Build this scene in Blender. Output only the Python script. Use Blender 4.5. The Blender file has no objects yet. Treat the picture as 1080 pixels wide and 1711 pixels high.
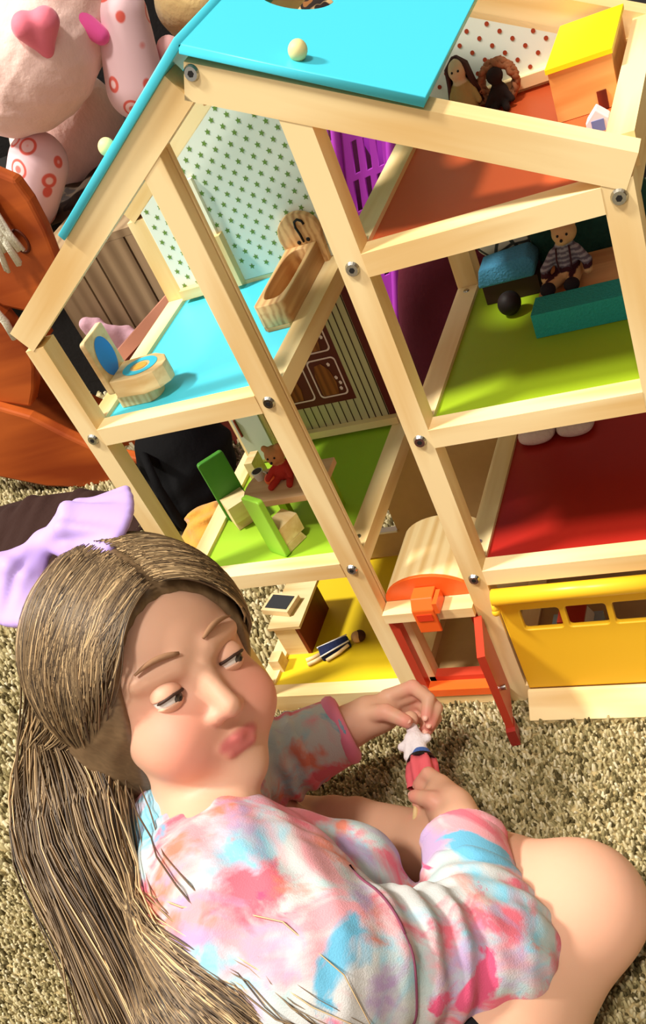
import bpy, bmesh, math, random
import numpy as np
from mathutils import Vector, Matrix, Quaternion
SC = bpy.context.scene
COL = SC.collection
PI = math.pi

# ------------------------------------------------------------------ camera
cam_data = bpy.data.cameras.new('camera'); cam = bpy.data.objects.new('camera', cam_data); COL.objects.link(cam)
SC.camera = cam
cam_data.sensor_fit = 'VERTICAL'; cam_data.sensor_height = 36.0
cam_data.lens = 1674.892 / 1711 * 36.0
cam_data.shift_x = (540 - 523.924) / 1711
cam_data.shift_y = (1137.92 - 855.5) / 1711
cam_data.clip_start = .02
RX = Vector((0.88018656, 0.27520718, -0.38669449)); DY = Vector((-0.04979907, -0.75668622, -0.65187883)); FZ = Vector((-0.47200813, 0.59303201, -0.65231998))
cam.matrix_world = Matrix(((RX.x, -DY.x, -FZ.x, 0.42725), (RX.y, -DY.y, -FZ.y, -0.78746), (RX.z, -DY.z, -FZ.z, 0.94424), (0, 0, 0, 1)))

# ------------------------------------------------------------------ light
w = bpy.data.worlds.new('room_light'); SC.world = w; w.use_nodes = True
w.node_tree.nodes['Background'].inputs[0].default_value = (1.0, .90, .78, 1)
w.node_tree.nodes['Background'].inputs[1].default_value = .60
SUN_DIR = Vector((.55, .22, -1.0))
sd = bpy.data.lights.new('lamp_light', 'SUN'); sd.energy = 3.9; sd.angle = math.radians(6.5); sd.color = (1.0, .96, .87)
so = bpy.data.objects.new('lamp_light', sd); COL.objects.link(so); so.rotation_euler = SUN_DIR.to_track_quat('-Z', 'Y').to_euler(); so.location = (-1.3, -.8, 2.4)
sd2 = bpy.data.lights.new('second_lamp_light', 'SUN'); sd2.energy = 2.1; sd2.angle = math.radians(8); sd2.color = (1.0, .95, .85)
so2 = bpy.data.objects.new('second_lamp_light', sd2); COL.objects.link(so2); so2.rotation_euler = Vector((-.04, .40, -1.0)).to_track_quat('-Z', 'Y').to_euler(); so2.location = (0, -1.0, 2.4)
SC.view_settings.view_transform = 'Standard'; SC.view_settings.look = 'None'
SC.view_settings.gamma = 1; SC.view_settings.exposure = 0.14; SC.view_settings.use_curve_mapping = False

# ------------------------------------------------------------------ helpers
def srgb(r, g, b):
    f = lambda c: (c / 255 / 12.92) if c / 255 <= .04045 else ((c / 255 + .055) / 1.055) ** 2.4
    return (f(r), f(g), f(b), 1)

def newmat(name):
    m = bpy.data.materials.new(name); m.use_nodes = True
    n = m.node_tree.nodes; return m, n, m.node_tree.links, n['Principled BSDF']

def plain(name, col, rough=.5, spec=.3, bump=0, scale=60, var=0, sheen=0, metal=0, coat=0, sss=0):
    m, n, l, b = newmat(name)
    b.inputs['Base Color'].default_value = col; b.inputs['Roughness'].default_value = rough
    b.inputs['Specular IOR Level'].default_value = spec; b.inputs['Metallic'].default_value = metal
    b.inputs['Sheen Weight'].default_value = sheen; b.inputs['Coat Weight'].default_value = coat
    if sss:
        b.inputs['Subsurface Weight'].default_value = sss; b.inputs['Subsurface Radius'].default_value = (.012, .005, .003); b.inputs['Subsurface Scale'].default_value = 1
    if bump or var:
        tc = n.new('ShaderNodeTexCoord'); nz = n.new('ShaderNodeTexNoise'); nz.inputs['Scale'].default_value = scale; nz.inputs['Detail'].default_value = 4
        l.new(tc.outputs['Object'], nz.inputs['Vector'])
        if bump:
            bp = n.new('ShaderNodeBump'); bp.inputs['Strength'].default_value = bump; bp.inputs['Distance'].default_value = .004
            l.new(nz.outputs['Fac'], bp.inputs['Height']); l.new(bp.outputs['Normal'], b.inputs['Normal'])
        if var:
            mx = n.new('ShaderNodeMix'); mx.data_type = 'RGBA'
            mx.inputs[6].default_value = tuple(c * (1 - var) for c in col[:3]) + (1,); mx.inputs[7].default_value = tuple(min(1, c * (1 + var)) for c in col[:3]) + (1,)
            l.new(nz.outputs['Fac'], mx.inputs[0]); l.new(mx.outputs[2], b.inputs['Base Color'])
    return m

def wood(name, light, dark, along='X', scale=22, rough=.5, ring=.55):
    m, n, l, b = newmat(name)
    tc = n.new('ShaderNodeTexCoord'); mp = n.new('ShaderNodeMapping'); l.new(tc.outputs['Object'], mp.inputs['Vector'])
    s = [scale * 1.0] * 3; s['XYZ'.index(along)] = scale * .055
    mp.inputs['Scale'].default_value = s
    oi = n.new('ShaderNodeObjectInfo'); vm = n.new('ShaderNodeVectorMath'); vm.operation = 'SCALE'; vm.inputs[0].default_value = (3.1, 7.7, 5.3); l.new(oi.outputs['Random'], vm.inputs['Scale'])
    l.new(vm.outputs['Vector'], mp.inputs['Location'])
    nz = n.new('ShaderNodeTexNoise'); nz.inputs['Scale'].default_value = 1.6; nz.inputs['Detail'].default_value = 5; nz.inputs['Distortion'].default_value = .6
    l.new(mp.outputs['Vector'], nz.inputs['Vector'])
    wv = n.new('ShaderNodeTexWave'); wv.inputs['Scale'].default_value = .9; wv.inputs['Distortion'].default_value = 6; wv.inputs['Detail'].default_value = 3
    l.new(mp.outputs['Vector'], wv.inputs['Vector'])
    ad = n.new('ShaderNodeMath'); ad.operation = 'MULTIPLY_ADD'; ad.inputs[1].default_value = ring; l.new(wv.outputs['Fac'], ad.inputs[0]); l.new(nz.outputs['Fac'], ad.inputs[2])
    cr = n.new('ShaderNodeValToRGB'); cr.color_ramp.elements[0].position = .35; cr.color_ramp.elements[0].color = dark; cr.color_ramp.elements[1].position = .95; cr.color_ramp.elements[1].color = light
    l.new(ad.outputs[0], cr.inputs['Fac']); l.new(cr.outputs['Color'], b.inputs['Base Color'])
    bp = n.new('ShaderNodeBump'); bp.inputs['Strength'].default_value = .12; bp.inputs['Distance'].default_value = .001
    l.new(ad.outputs[0], bp.inputs['Height']); l.new(bp.outputs['Normal'], b.inputs['Normal'])
    b.inputs['Roughness'].default_value = rough; b.inputs['Specular IOR Level'].default_value = .25
    return m

def empty(name, label, cat, loc=(0, 0, 0), rotz=0, group=None):
    o = bpy.data.objects.new(name, None); COL.objects.link(o); o.empty_display_size = .02
    o.location = loc; o.rotation_euler = (0, 0, rotz); o['label'] = label; o['category'] = cat
    if group: o['group'] = group
    return o

def tag(o, label, cat, group=None):
    o['label'] = label; o['category'] = cat
    if group: o['group'] = group
    return o

def finish(name, bm, mat, parent=None, M=None, smooth=False, bevel=0, seg=2, local=False, angle=35):
    """link bm as ONE mesh. World-space verts (local=False) are moved into the parent's frame."""
    if bevel:
        es = [e for e in bm.edges if len(e.link_faces) == 2 and e.calc_face_angle(0) > math.radians(angle)]
        if es: bmesh.ops.bevel(bm, geom=es, offset=bevel, segments=seg, profile=.5, affect='EDGES')
    me = bpy.data.meshes.new(name); bm.to_mesh(me); bm.free()
    o = bpy.data.objects.new(name, me); COL.objects.link(o)
    for m in (mat if isinstance(mat, (list, tuple)) else [mat]): me.materials.append(m)
    if smooth: me.polygons.foreach_set('use_smooth', [True] * len(me.polygons))
    if parent:
        o.parent = parent
        A = Matrix(); r = parent                              # parent chain, so that world-space verts stay where they are
        if not local:
            while r: A = r.matrix_basis @ A; r = r.parent
        o.matrix_basis = A.inverted() @ (M if M is not None else Matrix())
    elif M is not None: o.matrix_basis = M
    return o

def bm_box(bm, x0, x1, y0, y1, z0, z1, M=None):
    v = [bm.verts.new((x, y, z)) for x in (x0, x1) for y in (y0, y1) for z in (z0, z1)]
    for f in ((0, 1, 3, 2), (4, 6, 7, 5), (0, 4, 5, 1), (2, 3, 7, 6), (0, 2, 6, 4), (1, 5, 7, 3)): bm.faces.new([v[i] for i in f])
    if M is not None: bmesh.ops.transform(bm, matrix=M, verts=v)
    return v

def box(name, x0, x1, y0, y1, z0, z1, mat, parent=None, bevel=.0015, M=None, **k):
    bm = bmesh.new(); bm_box(bm, x0, x1, y0, y1, z0, z1)
    return finish(name, bm, mat, parent, M, bevel=bevel, **k)

def bar(name, p, q, wdt, hgt, mat, parent, bevel=.0016, up=(0, 0, 1), ext0=0, ext1=0, local=False, side=None):
    """bar from p to q; its length runs along local X so the grain follows it"""
    p = Vector(p); q = Vector(q); d = (q - p); L = d.length; d.normalize()
    y = (Vector(side) if side else Vector(up).cross(d)).normalized(); z = d.cross(y).normalized(); y = z.cross(d)
    bm = bmesh.new(); bm_box(bm, -ext0, L + ext1, -wdt / 2, wdt / 2, -hgt / 2, hgt / 2)
    M = Matrix(((d.x, y.x, z.x, p.x), (d.y, y.y, z.y, p.y), (d.z, y.z, z.z, p.z), (0, 0, 0, 1)))
    return finish(name, bm, mat, parent, M, bevel=bevel, local=local)

def bm_prism(bm, pts, h0, h1, axis='Z'):
    def P(u, v, h): return {'Z': (u, v, h), 'Y': (u, h, v), 'X': (h, u, v)}[axis]
    a = [bm.verts.new(P(u, v, h0)) for u, v in pts]; b = [bm.verts.new(P(u, v, h1)) for u, v in pts]
    n = len(pts); fs = [bm.faces.new(a[::-1]), bm.faces.new(b)]
    for i in range(n): fs.append(bm.faces.new((a[i], a[(i + 1) % n], b[(i + 1) % n], b[i])))
    bmesh.ops.recalc_face_normals(bm, faces=fs)
    return a + b

def prism(name, pts, h0, h1, axis, mat, parent=None, bevel=.001, **k):
    bm = bmesh.new(); bm_prism(bm, pts, h0, h1, axis); return finish(name, bm, mat, parent, bevel=bevel, **k)

def bm_cyl(bm, p, q, r0, r1=None, seg=16, caps=True):
    p = Vector(p); q = Vector(q); r1 = r0 if r1 is None else r1
    d = (q - p).normalized(); u = d.orthogonal().normalized(); v = d.cross(u)
    A = [bm.verts.new(p + r0 * (math.cos(2 * PI * i / seg) * u + math.sin(2 * PI * i / seg) * v)) for i in range(seg)]
    B = [bm.verts.new(q + r1 * (math.cos(2 * PI * i / seg) * u + math.sin(2 * PI * i / seg) * v)) for i in range(seg)]
    for i in range(seg): bm.faces.new((A[i], A[(i + 1) % seg], B[(i + 1) % seg], B[i]))
    if caps: bm.faces.new(A[::-1]); bm.faces.new(B)
    return A + B

def cyl(name, p, q, r0, mat, parent=None, r1=None, seg=20, bevel=0, **k):
    bm = bmesh.new(); bm_cyl(bm, p, q, r0, r1, seg); k.setdefault('smooth', False)
    return finish(name, bm, mat, parent, bevel=bevel, **k)

def bm_ball(bm, c, r, seg=20, rings=12, M=None):
    rr = r if hasattr(r, '__len__') else (r, r, r)
    T = Matrix.Translation(Vector(c)) @ (M if M is not None else Matrix()) @ Matrix.Diagonal((rr[0], rr[1], rr[2], 1))
    return bmesh.ops.create_uvsphere(bm, u_segments=seg, v_segments=rings, radius=1, matrix=T)['verts']

def ball(name, c, r, mat, parent=None, **k):
    bm = bmesh.new(); bm_ball(bm, c, r); k.setdefault('smooth', True); return finish(name, bm, mat, parent, **k)

def bm_tube(bm, pts, rad, seg=8, caps=True, closed=False):
    pts = [Vector(p) for p in pts]; n = len(pts); rings = []; prev = None
    for i, p in enumerate(pts):
        a = pts[i - 1] if (i > 0 or closed) else pts[0]; b = pts[(i + 1) % n] if (i < n - 1 or closed) else pts[-1]
        d = (b - a).normalized()
        u = d.orthogonal().normalized() if prev is None else (prev - d * prev.dot(d)).normalized()
        prev = u; v = d.cross(u); r = rad[i] if hasattr(rad, '__len__') else rad
        rings.append([bm.verts.new(p + r * (math.cos(2 * PI * k / seg) * u + math.sin(2 * PI * k / seg) * v)) for k in range(seg)])
    m = n if closed else n - 1
    for i in range(m):
        A, B = rings[i], rings[(i + 1) % n]
        for k in range(seg): bm.faces.new((A[k], A[(k + 1) % seg], B[(k + 1) % seg], B[k]))
    if caps and not closed: bm.faces.new(rings[0][::-1]); bm.faces.new(rings[-1])

def tube(name, pts, rad, mat, parent=None, seg=8, closed=False, **k):
    bm = bmesh.new(); bm_tube(bm, pts, rad, seg, closed=closed); k.setdefault('smooth', True); return finish(name, bm, mat, parent, **k)

def plate(name, outer, holes, thick, M, mat, parent=None, bevel=.0008, local=False):
    """flat board with holes: 2D outline in its own XY plane, thickness along local Z (centred), placed by M"""
    cu = bpy.data.curves.new(name, 'CURVE'); cu.dimensions = '2D'; cu.fill_mode = 'BOTH'; cu.extrude = thick / 2 - bevel; cu.bevel_depth = bevel; cu.bevel_resolution = 1; cu.offset = -bevel
    for ring in [outer] + list(holes):
        s = cu.splines.new('POLY'); s.points.add(len(ring) - 1); s.use_cyclic_u = True
        for p, q in zip(s.points, ring): p.co = (q[0], q[1], 0, 1)
    t = bpy.data.objects.new('t', cu); me = bpy.data.meshes.new_from_object(t)
    bm = bmesh.new(); bm.from_mesh(me); bpy.data.objects.remove(t); bpy.data.curves.remove(cu); bpy.data.meshes.remove(me)
    bmesh.ops.remove_doubles(bm, verts=bm.verts, dist=1e-5)
    return finish(name, bm, mat, parent, M, local=local)

def rrect(x0, x1, y0, y1, r, n=5):
    o = []
    for cx, cy, a in ((x1 - r, y1 - r, 0), (x0 + r, y1 - r, 90), (x0 + r, y0 + r, 180), (x1 - r, y0 + r, 270)):
        for i in range(n + 1):
            t = math.radians(a + 90 * i / n); o.append((cx + r * math.cos(t), cy + r * math.sin(t)))
    return o

def circle(cx, cy, rx, ry=None, n=28):
    ry = ry or rx
    return [(cx + rx * math.cos(2 * PI * i / n), cy + ry * math.sin(2 * PI * i / n)) for i in range(n)]

def frame(o, x, y, z):
    o, x, y, z = Vector(o), Vector(x), Vector(y), Vector(z)
    return Matrix(((x.x, y.x, z.x, o.x), (x.y, y.y, z.y, o.y), (x.z, y.z, z.z, o.z), (0, 0, 0, 1)))
XZ = lambda y: frame((0, y, 0), (1, 0, 0), (0, 0, 1), (0, -1, 0))      # 2D (x, z) outline standing in the plane of this depth

# ------------------------------------------------------------------ materials
PINE = wood('pine', srgb(248, 222, 168), srgb(226, 186, 122))
PINE_Y = wood('pine_y', srgb(248, 222, 168), srgb(226, 186, 122), along='Y')
PINE_Z = wood('pine_z', srgb(248, 222, 168), srgb(226, 186, 122), along='Z')
MAPLE = wood('maple', srgb(235, 205, 155), srgb(205, 160, 105), along='X', scale=60)
MAPLE_Z = wood('maple_z', srgb(235, 205, 155), srgb(205, 160, 105), along='Z', scale=60)
BROWNWOOD = wood('dark_brown_wood', srgb(120, 45, 25), srgb(80, 28, 18), along='Z')
HORSE = wood('orange_brown_wood', srgb(182, 88, 34), srgb(138, 56, 20), along='X', scale=12, rough=.4)
BLUE = plain('blue_paint', srgb(72, 205, 228), .35, .4)
BLUED = plain('blue_paint_floor', srgb(78, 208, 232), .4, .3)
LIME = plain('lime_paint', srgb(150, 178, 30), .45)
LIME2 = plain('lime_floor_paint', srgb(150, 190, 45), .45)
YELLOW = plain('yellow_floor_paint', srgb(222, 190, 30), .45)
YELP = plain('yellow_paint', srgb(245, 190, 40), .35, .4)
ORANGE = plain('orange_floor_paint', srgb(208, 92, 48), .45)
REDF = plain('dark_red_floor_paint', srgb(165, 32, 22), .4)
ORP = plain('orange_plastic', srgb(240, 100, 35), .3, .5)
REDP = plain('red_paint', srgb(190, 62, 40), .35, .4)
STEEL = plain('steel', srgb(175, 175, 170), .25, .5, metal=1)
DARKHOLE = plain('dark_socket', srgb(30, 28, 26), .6)
WHITEP = plain('white_print', srgb(226, 232, 218), .5)
STARG = plain('green_print', srgb(105, 140, 60), .5)
DOTR = plain('brick_red_print', srgb(160, 62, 32), .5)
MAROON = plain('maroon_print', srgb(92, 22, 26), .5)
CREAM = plain('cream_print', srgb(190, 178, 140), .5)
LINE = plain('dark_brown_print', srgb(48, 16, 16), .5)
PINKL = plain('pale_pink_print', srgb(235, 200, 205), .5)
BREAD = wood('bread_print', srgb(150, 82, 38), srgb(105, 48, 20), along='Z', scale=40)
BLACK = plain('black_paint', srgb(20, 18, 18), .45)
TAN = plain('tan_board', srgb(190, 155, 105), .5, var=.08)
WHITEC = plain('white_cloth', srgb(235, 230, 225), .8, bump=.3, scale=200)
# ------------------------------------------------------------------ soft bodies: signed distances -> one continuous surface
class Soft:
    def __init__(s, lo, hi, h):
        s.h = h; s.lo = np.array(lo, np.float32); s.n = np.ceil((np.array(hi) - np.array(lo)) / h).astype(int) + 1
        s.v = np.full(s.n, .5, np.float32)
    def _win(s, lo, hi):
        a = np.clip(np.floor((np.array(lo) - s.lo) / s.h).astype(int), 0, s.n - 1); b = np.clip(np.ceil((np.array(hi) - s.lo) / s.h).astype(int) + 1, 1, s.n)
        ax = [s.lo[i] + s.h * np.arange(a[i], b[i], dtype=np.float32) for i in range(3)]
        return tuple(slice(a[i], b[i]) for i in range(3)), np.meshgrid(*ax, indexing='ij', sparse=True)
    def _mix(s, sl, d, k, cut):
        a = s.v[sl]
        if cut:
            d = -d; hh = np.maximum(k - np.abs(a - d), 0) / max(k, 1e-6); s.v[sl] = np.maximum(a, d) + hh * hh * k * .25
        else:
            hh = np.maximum(k - np.abs(a - d), 0) / max(k, 1e-6); s.v[sl] = np.minimum(a, d) - hh * hh * k * .25
    def cap(s, p, q, r0, r1=None, k=.01, cut=False, wr=0, wl=.02, ph=0, flat=None):
        """tapered capsule; wr/wl put ring wrinkles on it"""
        p = np.array(p, np.float32); q = np.array(q, np.float32); r1 = r0 if r1 is None else r1; R = max(r0, r1) + k + 3 * s.h + wr
        sl, (X, Y, Z) = s._win(np.minimum(p, q) - R, np.maximum(p, q) + R)
        d = q - p; L2 = float(d @ d) + 1e-12
        tr = ((X - p[0]) * d[0] + (Y - p[1]) * d[1] + (Z - p[2]) * d[2]) / L2; t = np.clip(tr, 0, 1)
        ex, ey, ez = X - p[0] - t * d[0], Y - p[1] - t * d[1], Z - p[2] - t * d[2]
        D = np.sqrt(ex * ex + ey * ey + ez * ez) - (r0 + (r1 - r0) * t)
        if wr: D = D - wr * np.sin(tr * math.sqrt(L2) / wl * 6.283 + ph + 60 * (ex * .7 + ey * .4 - ez * .5)) * np.clip(1 - np.abs(t - .5) * 1.2, .3, 1)
        s._mix(sl, D.astype(np.float32), k, cut)
    def chain(s, pts, rads, k=.006, **kw):
        for i in range(len(pts) - 1): s.cap(pts[i], pts[i + 1], rads[i], rads[i + 1], k, **kw)
    def ell(s, c, r, k=.01, B=None, cut=False):
        """ellipsoid with axes = columns of B"""
        c = np.array(c, np.float32); r = np.array(r, np.float32); B = np.eye(3, dtype=np.float32) if B is None else np.array(B, np.float32)
        R = float(r.max()) + k + 3 * s.h; sl, (X, Y, Z) = s._win(c - R, c + R)
        X, Y, Z = X - c[0], Y - c[1], Z - c[2]
        u = [(X * B[0, i] + Y * B[1, i] + Z * B[2, i]) for i in range(3)]
        k0 = np.sqrt(sum((u[i] / r[i]) ** 2 for i in range(3))); k1 = np.sqrt(sum((u[i] / r[i] ** 2) ** 2 for i in range(3))) + 1e-9
        s._mix(sl, (k0 * (k0 - 1) / k1).astype(np.float32), k, cut)
    def bump(s, f):
        ax = [s.lo[i] + s.h * np.arange(s.n[i], dtype=np.float32) for i in range(3)]
        m = np.abs(s.v) < .02; I = np.nonzero(m); s.v[m] -= f(ax[0][I[0]], ax[1][I[1]], ax[2][I[2]]).astype(np.float32)
    def mesh(s, smooth=1):
        v = s.v; n = s.n - 1; ins = v < 0
        cnt = np.zeros(n, np.int8)
        for dx in (0, 1):
            for dy in (0, 1):
                for dz in (0, 1): cnt += ins[dx:dx + n[0], dy:dy + n[1], dz:dz + n[2]]
        act = (cnt > 0) & (cnt < 8); I = np.argwhere(act); idx = np.full(n, -1, np.int32); idx[act] = np.arange(len(I))
        P = np.zeros((len(I), 3), np.float32); C = np.zeros((len(I), 1), np.float32)
        cs = [(a, b, c) for a in (0, 1) for b in (0, 1) for c in (0, 1)]
        for a in cs:
            for ax in range(3):
                if a[ax]: continue
                b = list(a); b[ax] = 1
                va = v[I[:, 0] + a[0], I[:, 1] + a[1], I[:, 2] + a[2]]; vb = v[I[:, 0] + b[0], I[:, 1] + b[1], I[:, 2] + b[2]]
                m = (va < 0) != (vb < 0); t = va[m] / (va[m] - vb[m])
                pt = np.tile(np.array(a, np.float32), (len(t), 1)); pt[:, ax] = t; P[m] += pt; C[m] += 1
        P = (P / C + I) * s.h + s.lo
        F = []
        for ax in range(3):
            o1, o2 = (ax + 1) % 3, (ax + 2) % 3
            A = [slice(1, n[i]) for i in range(3)]; A[ax] = slice(0, n[ax]); Bq = list(A); Bq[ax] = slice(1, n[ax] + 1)
            x = ins[tuple(A)] != ins[tuple(Bq)]; E = np.argwhere(x); off = np.array([1 if i != ax else 0 for i in range(3)]); E = E + off
            flip = ins[tuple(A)][x]
            def cell(a, b): e = E.copy(); e[:, o1] -= a; e[:, o2] -= b; return idx[e[:, 0], e[:, 1], e[:, 2]]
            Q = np.stack([cell(1, 1), cell(0, 1), cell(0, 0), cell(1, 0)], 1); Q[~flip] = Q[~flip][:, ::-1]; F.append(Q)
        F = np.concatenate(F); F = F[(F >= 0).all(1)]
        for _ in range(smooth):                                # light Laplacian pass
            S = np.zeros_like(P); K = np.zeros((len(P), 1), np.float32)
            for a, b in ((0, 1), (1, 2), (2, 3), (3, 0)):
                np.add.at(S, F[:, a], P[F[:, b]]); np.add.at(S, F[:, b], P[F[:, a]]); np.add.at(K, F[:, a], 1); np.add.at(K, F[:, b], 1)
            P = P * .5 + .5 * S / np.maximum(K, 1)
        return P, F

def soft_obj(name, P, F, mat, parent=None, color=None):
    me = bpy.data.meshes.new(name); me.vertices.add(len(P)); me.vertices.foreach_set('co', P.astype(np.float32).ravel())
    me.loops.add(F.size); me.loops.foreach_set('vertex_index', F.ravel().astype(np.int32)); me.polygons.add(len(F)); me.polygons.foreach_set('loop_start', np.arange(len(F), dtype=np.int32) * 4)
    me.polygons.foreach_set('use_smooth', np.ones(len(F), bool)); me.update(); me.validate()
    if color is not None:
        at = me.attributes.new('Col', 'FLOAT_COLOR', 'POINT'); at.data.foreach_set('color', np.concatenate([color, np.ones((len(color), 1))], 1).astype(np.float32).ravel())
    o = bpy.data.objects.new(name, me); COL.objects.link(o); me.materials.append(mat)
    if parent:
        o.parent = parent; A = Matrix(); r = parent
        while r: A = r.matrix_basis @ A; r = r.parent
        o.matrix_basis = A.inverted()
    return o

def colmat(name, rough=.6, spec=.2, sss=0, bump=0, scale=400, sheen=0):
    m, n, l, b = newmat(name); at = n.new('ShaderNodeAttribute'); at.attribute_name = 'Col'; l.new(at.outputs['Color'], b.inputs['Base Color'])
    b.inputs['Roughness'].default_value = rough; b.inputs['Specular IOR Level'].default_value = spec; b.inputs['Sheen Weight'].default_value = sheen
    if sss: b.inputs['Subsurface Weight'].default_value = sss; b.inputs['Subsurface Radius'].default_value = (.010, .004, .0025); b.inputs['Subsurface Scale'].default_value = 1
    if bump:
        tc = n.new('ShaderNodeTexCoord'); nz = n.new('ShaderNodeTexNoise'); nz.inputs['Scale'].default_value = scale; nz.inputs['Detail'].default_value = 4; l.new(tc.outputs['Object'], nz.inputs['Vector'])
        bp = n.new('ShaderNodeBump'); bp.inputs['Strength'].default_value = bump; bp.inputs['Distance'].default_value = .003; l.new(nz.outputs['Fac'], bp.inputs['Height']); l.new(bp.outputs['Normal'], b.inputs['Normal'])
    return m
def rgb(r, g, b): return np.array(srgb(r, g, b)[:3])
def paint(P, base, spots):
    """colour a soft body: spots = (centre, radius, colour, softness)"""
    c = np.tile(np.array(base), (len(P), 1))
    for ce, r, col_, sf in spots:
        d = np.linalg.norm(P - np.array(ce), axis=1); t = np.clip((r - d) / sf + .5, 0, 1)[:, None]; c = c * (1 - t) + np.array(col_) * t
    return c
# ------------------------------------------------------------------ the setting
G = .02                                                     # height of the carpet backing
CARP, n, l, b = newmat('carpet_backing')
b.inputs['Roughness'].default_value = .95; b.inputs['Specular IOR Level'].default_value = .05
tc = n.new('ShaderNodeTexCoord'); nz = n.new('ShaderNodeTexNoise'); nz.inputs['Scale'].default_value = 120; nz.inputs['Detail'].default_value = 3; l.new(tc.outputs['Object'], nz.inputs['Vector'])
cr = n.new('ShaderNodeValToRGB'); cr.color_ramp.elements[0].position = .38; cr.color_ramp.elements[0].color = srgb(98, 84, 52); cr.color_ramp.elements[1].position = .62; cr.color_ramp.elements[1].color = srgb(176, 156, 112)
l.new(nz.outputs['Fac'], cr.inputs['Fac']); l.new(cr.outputs['Color'], b.inputs['Base Color'])
o = box('floor', -3, 2.2, -1.6, 3.0, G - .03, G, CARP, bevel=0); o['kind'] = 'structure'
PILE, n, l, b = newmat('carpet_yarn')
at = n.new('ShaderNodeAttribute'); at.attribute_name = 'Col'; l.new(at.outputs['Color'], b.inputs['Base Color'])
b.inputs['Roughness'].default_value = .95; b.inputs['Specular IOR Level'].default_value = .05
def carpet():
    rng = np.random.default_rng(5)
    cell = []
    for x0, x1, y0, y1, s in ((-.62, .62, -.62, .06, .0046), (-1.3, -.62, -.6, .06, .0075), (-1.3, .62, .06, .75, .0075), (.62, 1.2, -.62, .75, .010), (-2.2, 1.2, .75, 1.2, .014), (-2.2, -1.3, -.62, .75, .014), (-1.3, 1.2, -1.3, -.62, .011)):
        xs = np.arange(x0, x1, s); ys = np.arange(y0, y1, s); X, Y = np.meshgrid(xs, ys)
        X = X.ravel() + rng.uniform(-.5, .5, X.size) * s; Y = Y.ravel() + rng.uniform(-.5, .5, Y.size) * s
        cell.append(np.stack([X, Y, np.full(X.size, s)], 1))
    c = np.concatenate(cell); c = c[~((abs(c[:, 0]) < .306) & (c[:, 1] > -.003) & (c[:, 1] < .298))]; c = c[~((c[:, 0] > .08) & (c[:, 0] < .29) & (c[:, 1] > -.037) & (c[:, 1] < .1))]; c = c[~((c[:, 1] > 1.02) | ((c[:, 0] > -.91) & (c[:, 0] < -.44) & (c[:, 1] > .795)) | ((c[:, 0] > -.2) & (c[:, 0] < -.1) & (c[:, 1] > .47) & (c[:, 1] < .68)))]; N = len(c); s = c[:, 2]
    r = s * rng.uniform(.45, .75, N); h = np.clip(s * 1.7, .006, .014) * rng.uniform(.5, 1.15, N)
    a = rng.uniform(0, 2 * np.pi, N); lean = s * rng.uniform(.1, .8, N); la = rng.uniform(0, 2 * np.pi, N)
    V = np.zeros((N, 8, 3))
    for k in range(4):
        t = a + k * np.pi / 2
        V[:, k, 0] = c[:, 0] + r * np.cos(t); V[:, k, 1] = c[:, 1] + r * np.sin(t); V[:, k, 2] = G - .001
        V[:, 4 + k, 0] = c[:, 0] + .55 * r * np.cos(t + .5) + lean * np.cos(la); V[:, 4 + k, 1] = c[:, 1] + .55 * r * np.sin(t + .5) + lean * np.sin(la); V[:, 4 + k, 2] = G + h
    fb = np.array([[0, 1, 5, 4], [1, 2, 6, 5], [2, 3, 7, 6], [3, 0, 4, 7], [4, 5, 6, 7]])
    F = (np.arange(N)[:, None, None] * 8 + fb[None]).reshape(-1, 4)
    me = bpy.data.meshes.new('carpet_pile'); me.vertices.add(N * 8); me.vertices.foreach_set('co', V.ravel())
    me.loops.add(F.size); me.loops.foreach_set('vertex_index', F.ravel().astype(np.int32)); me.polygons.add(len(F)); me.polygons.foreach_set('loop_start', np.arange(len(F), dtype=np.int32) * 4)
    me.update(); me.validate()
    pal = np.array([srgb(184, 170, 132), srgb(160, 146, 106), srgb(126, 114, 78), srgb(82, 72, 46), srgb(200, 188, 156)])
    pick = rng.choice(5, N, p=[.3, .27, .2, .14, .09]); colr = pal[pick]
    at = me.attributes.new('Col', 'FLOAT_COLOR', 'POINT'); at.data.foreach_set('color', np.repeat(colr, 8, axis=0).ravel())
    o = bpy.data.objects.new('carpet_pile', me); COL.objects.link(o); me.materials.append(PILE)
    o['kind'] = 'stuff'; tag(o, 'beige and brown speckled carpet pile covering the floor', 'carpet')
carpet()
WALLM = plain('dim_wall_paint', srgb(70, 52, 40), .8)
o = box('wall_back', -3, 2.2, 2.1, 2.15, G, 2.3, WALLM, bevel=0); o['kind'] = 'structure'
o = box('wall_right', 2.2, 2.25, -1.6, 3.0, G, 2.3, WALLM, bevel=0); o['kind'] = 'structure'

# ------------------------------------------------------------------ the dollhouse (one thing)
house = empty('dollhouse', 'tall open-fronted pine dollhouse with blue roof panels and brightly painted floors', 'dollhouse', (0, .142, G))
H = .012
XL_, XA_, XB_, XR_ = -.293, -.068, .068, .292
Zb, Zgl, ZO, Zrg, Zrd, Zba = .492, .263, .600, .417, .229, .035
YB = .2835                                                    # centre depth of the back posts
def roof_z(x): return .782 - abs(x) * .548
def post(x, y, z0, z1, nm='post'): return bar(nm, (x, y, z0), (x, y, z1), .024, .024, PINE, house, up=(0, 1, 0))
def screw(x, z, y=0):
    bm = bmesh.new(); bm_cyl(bm, (x, y + .0005, z), (x, y - .0022, z), .0068, .0052, 18); s = finish('screw', bm, STEEL, house)
    bm = bmesh.new(); bm_cyl(bm, (x, y - .0018, z), (x, y - .0026, z), .0026, None, 6); finish('socket', bm, DARKHOLE, s)
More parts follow.
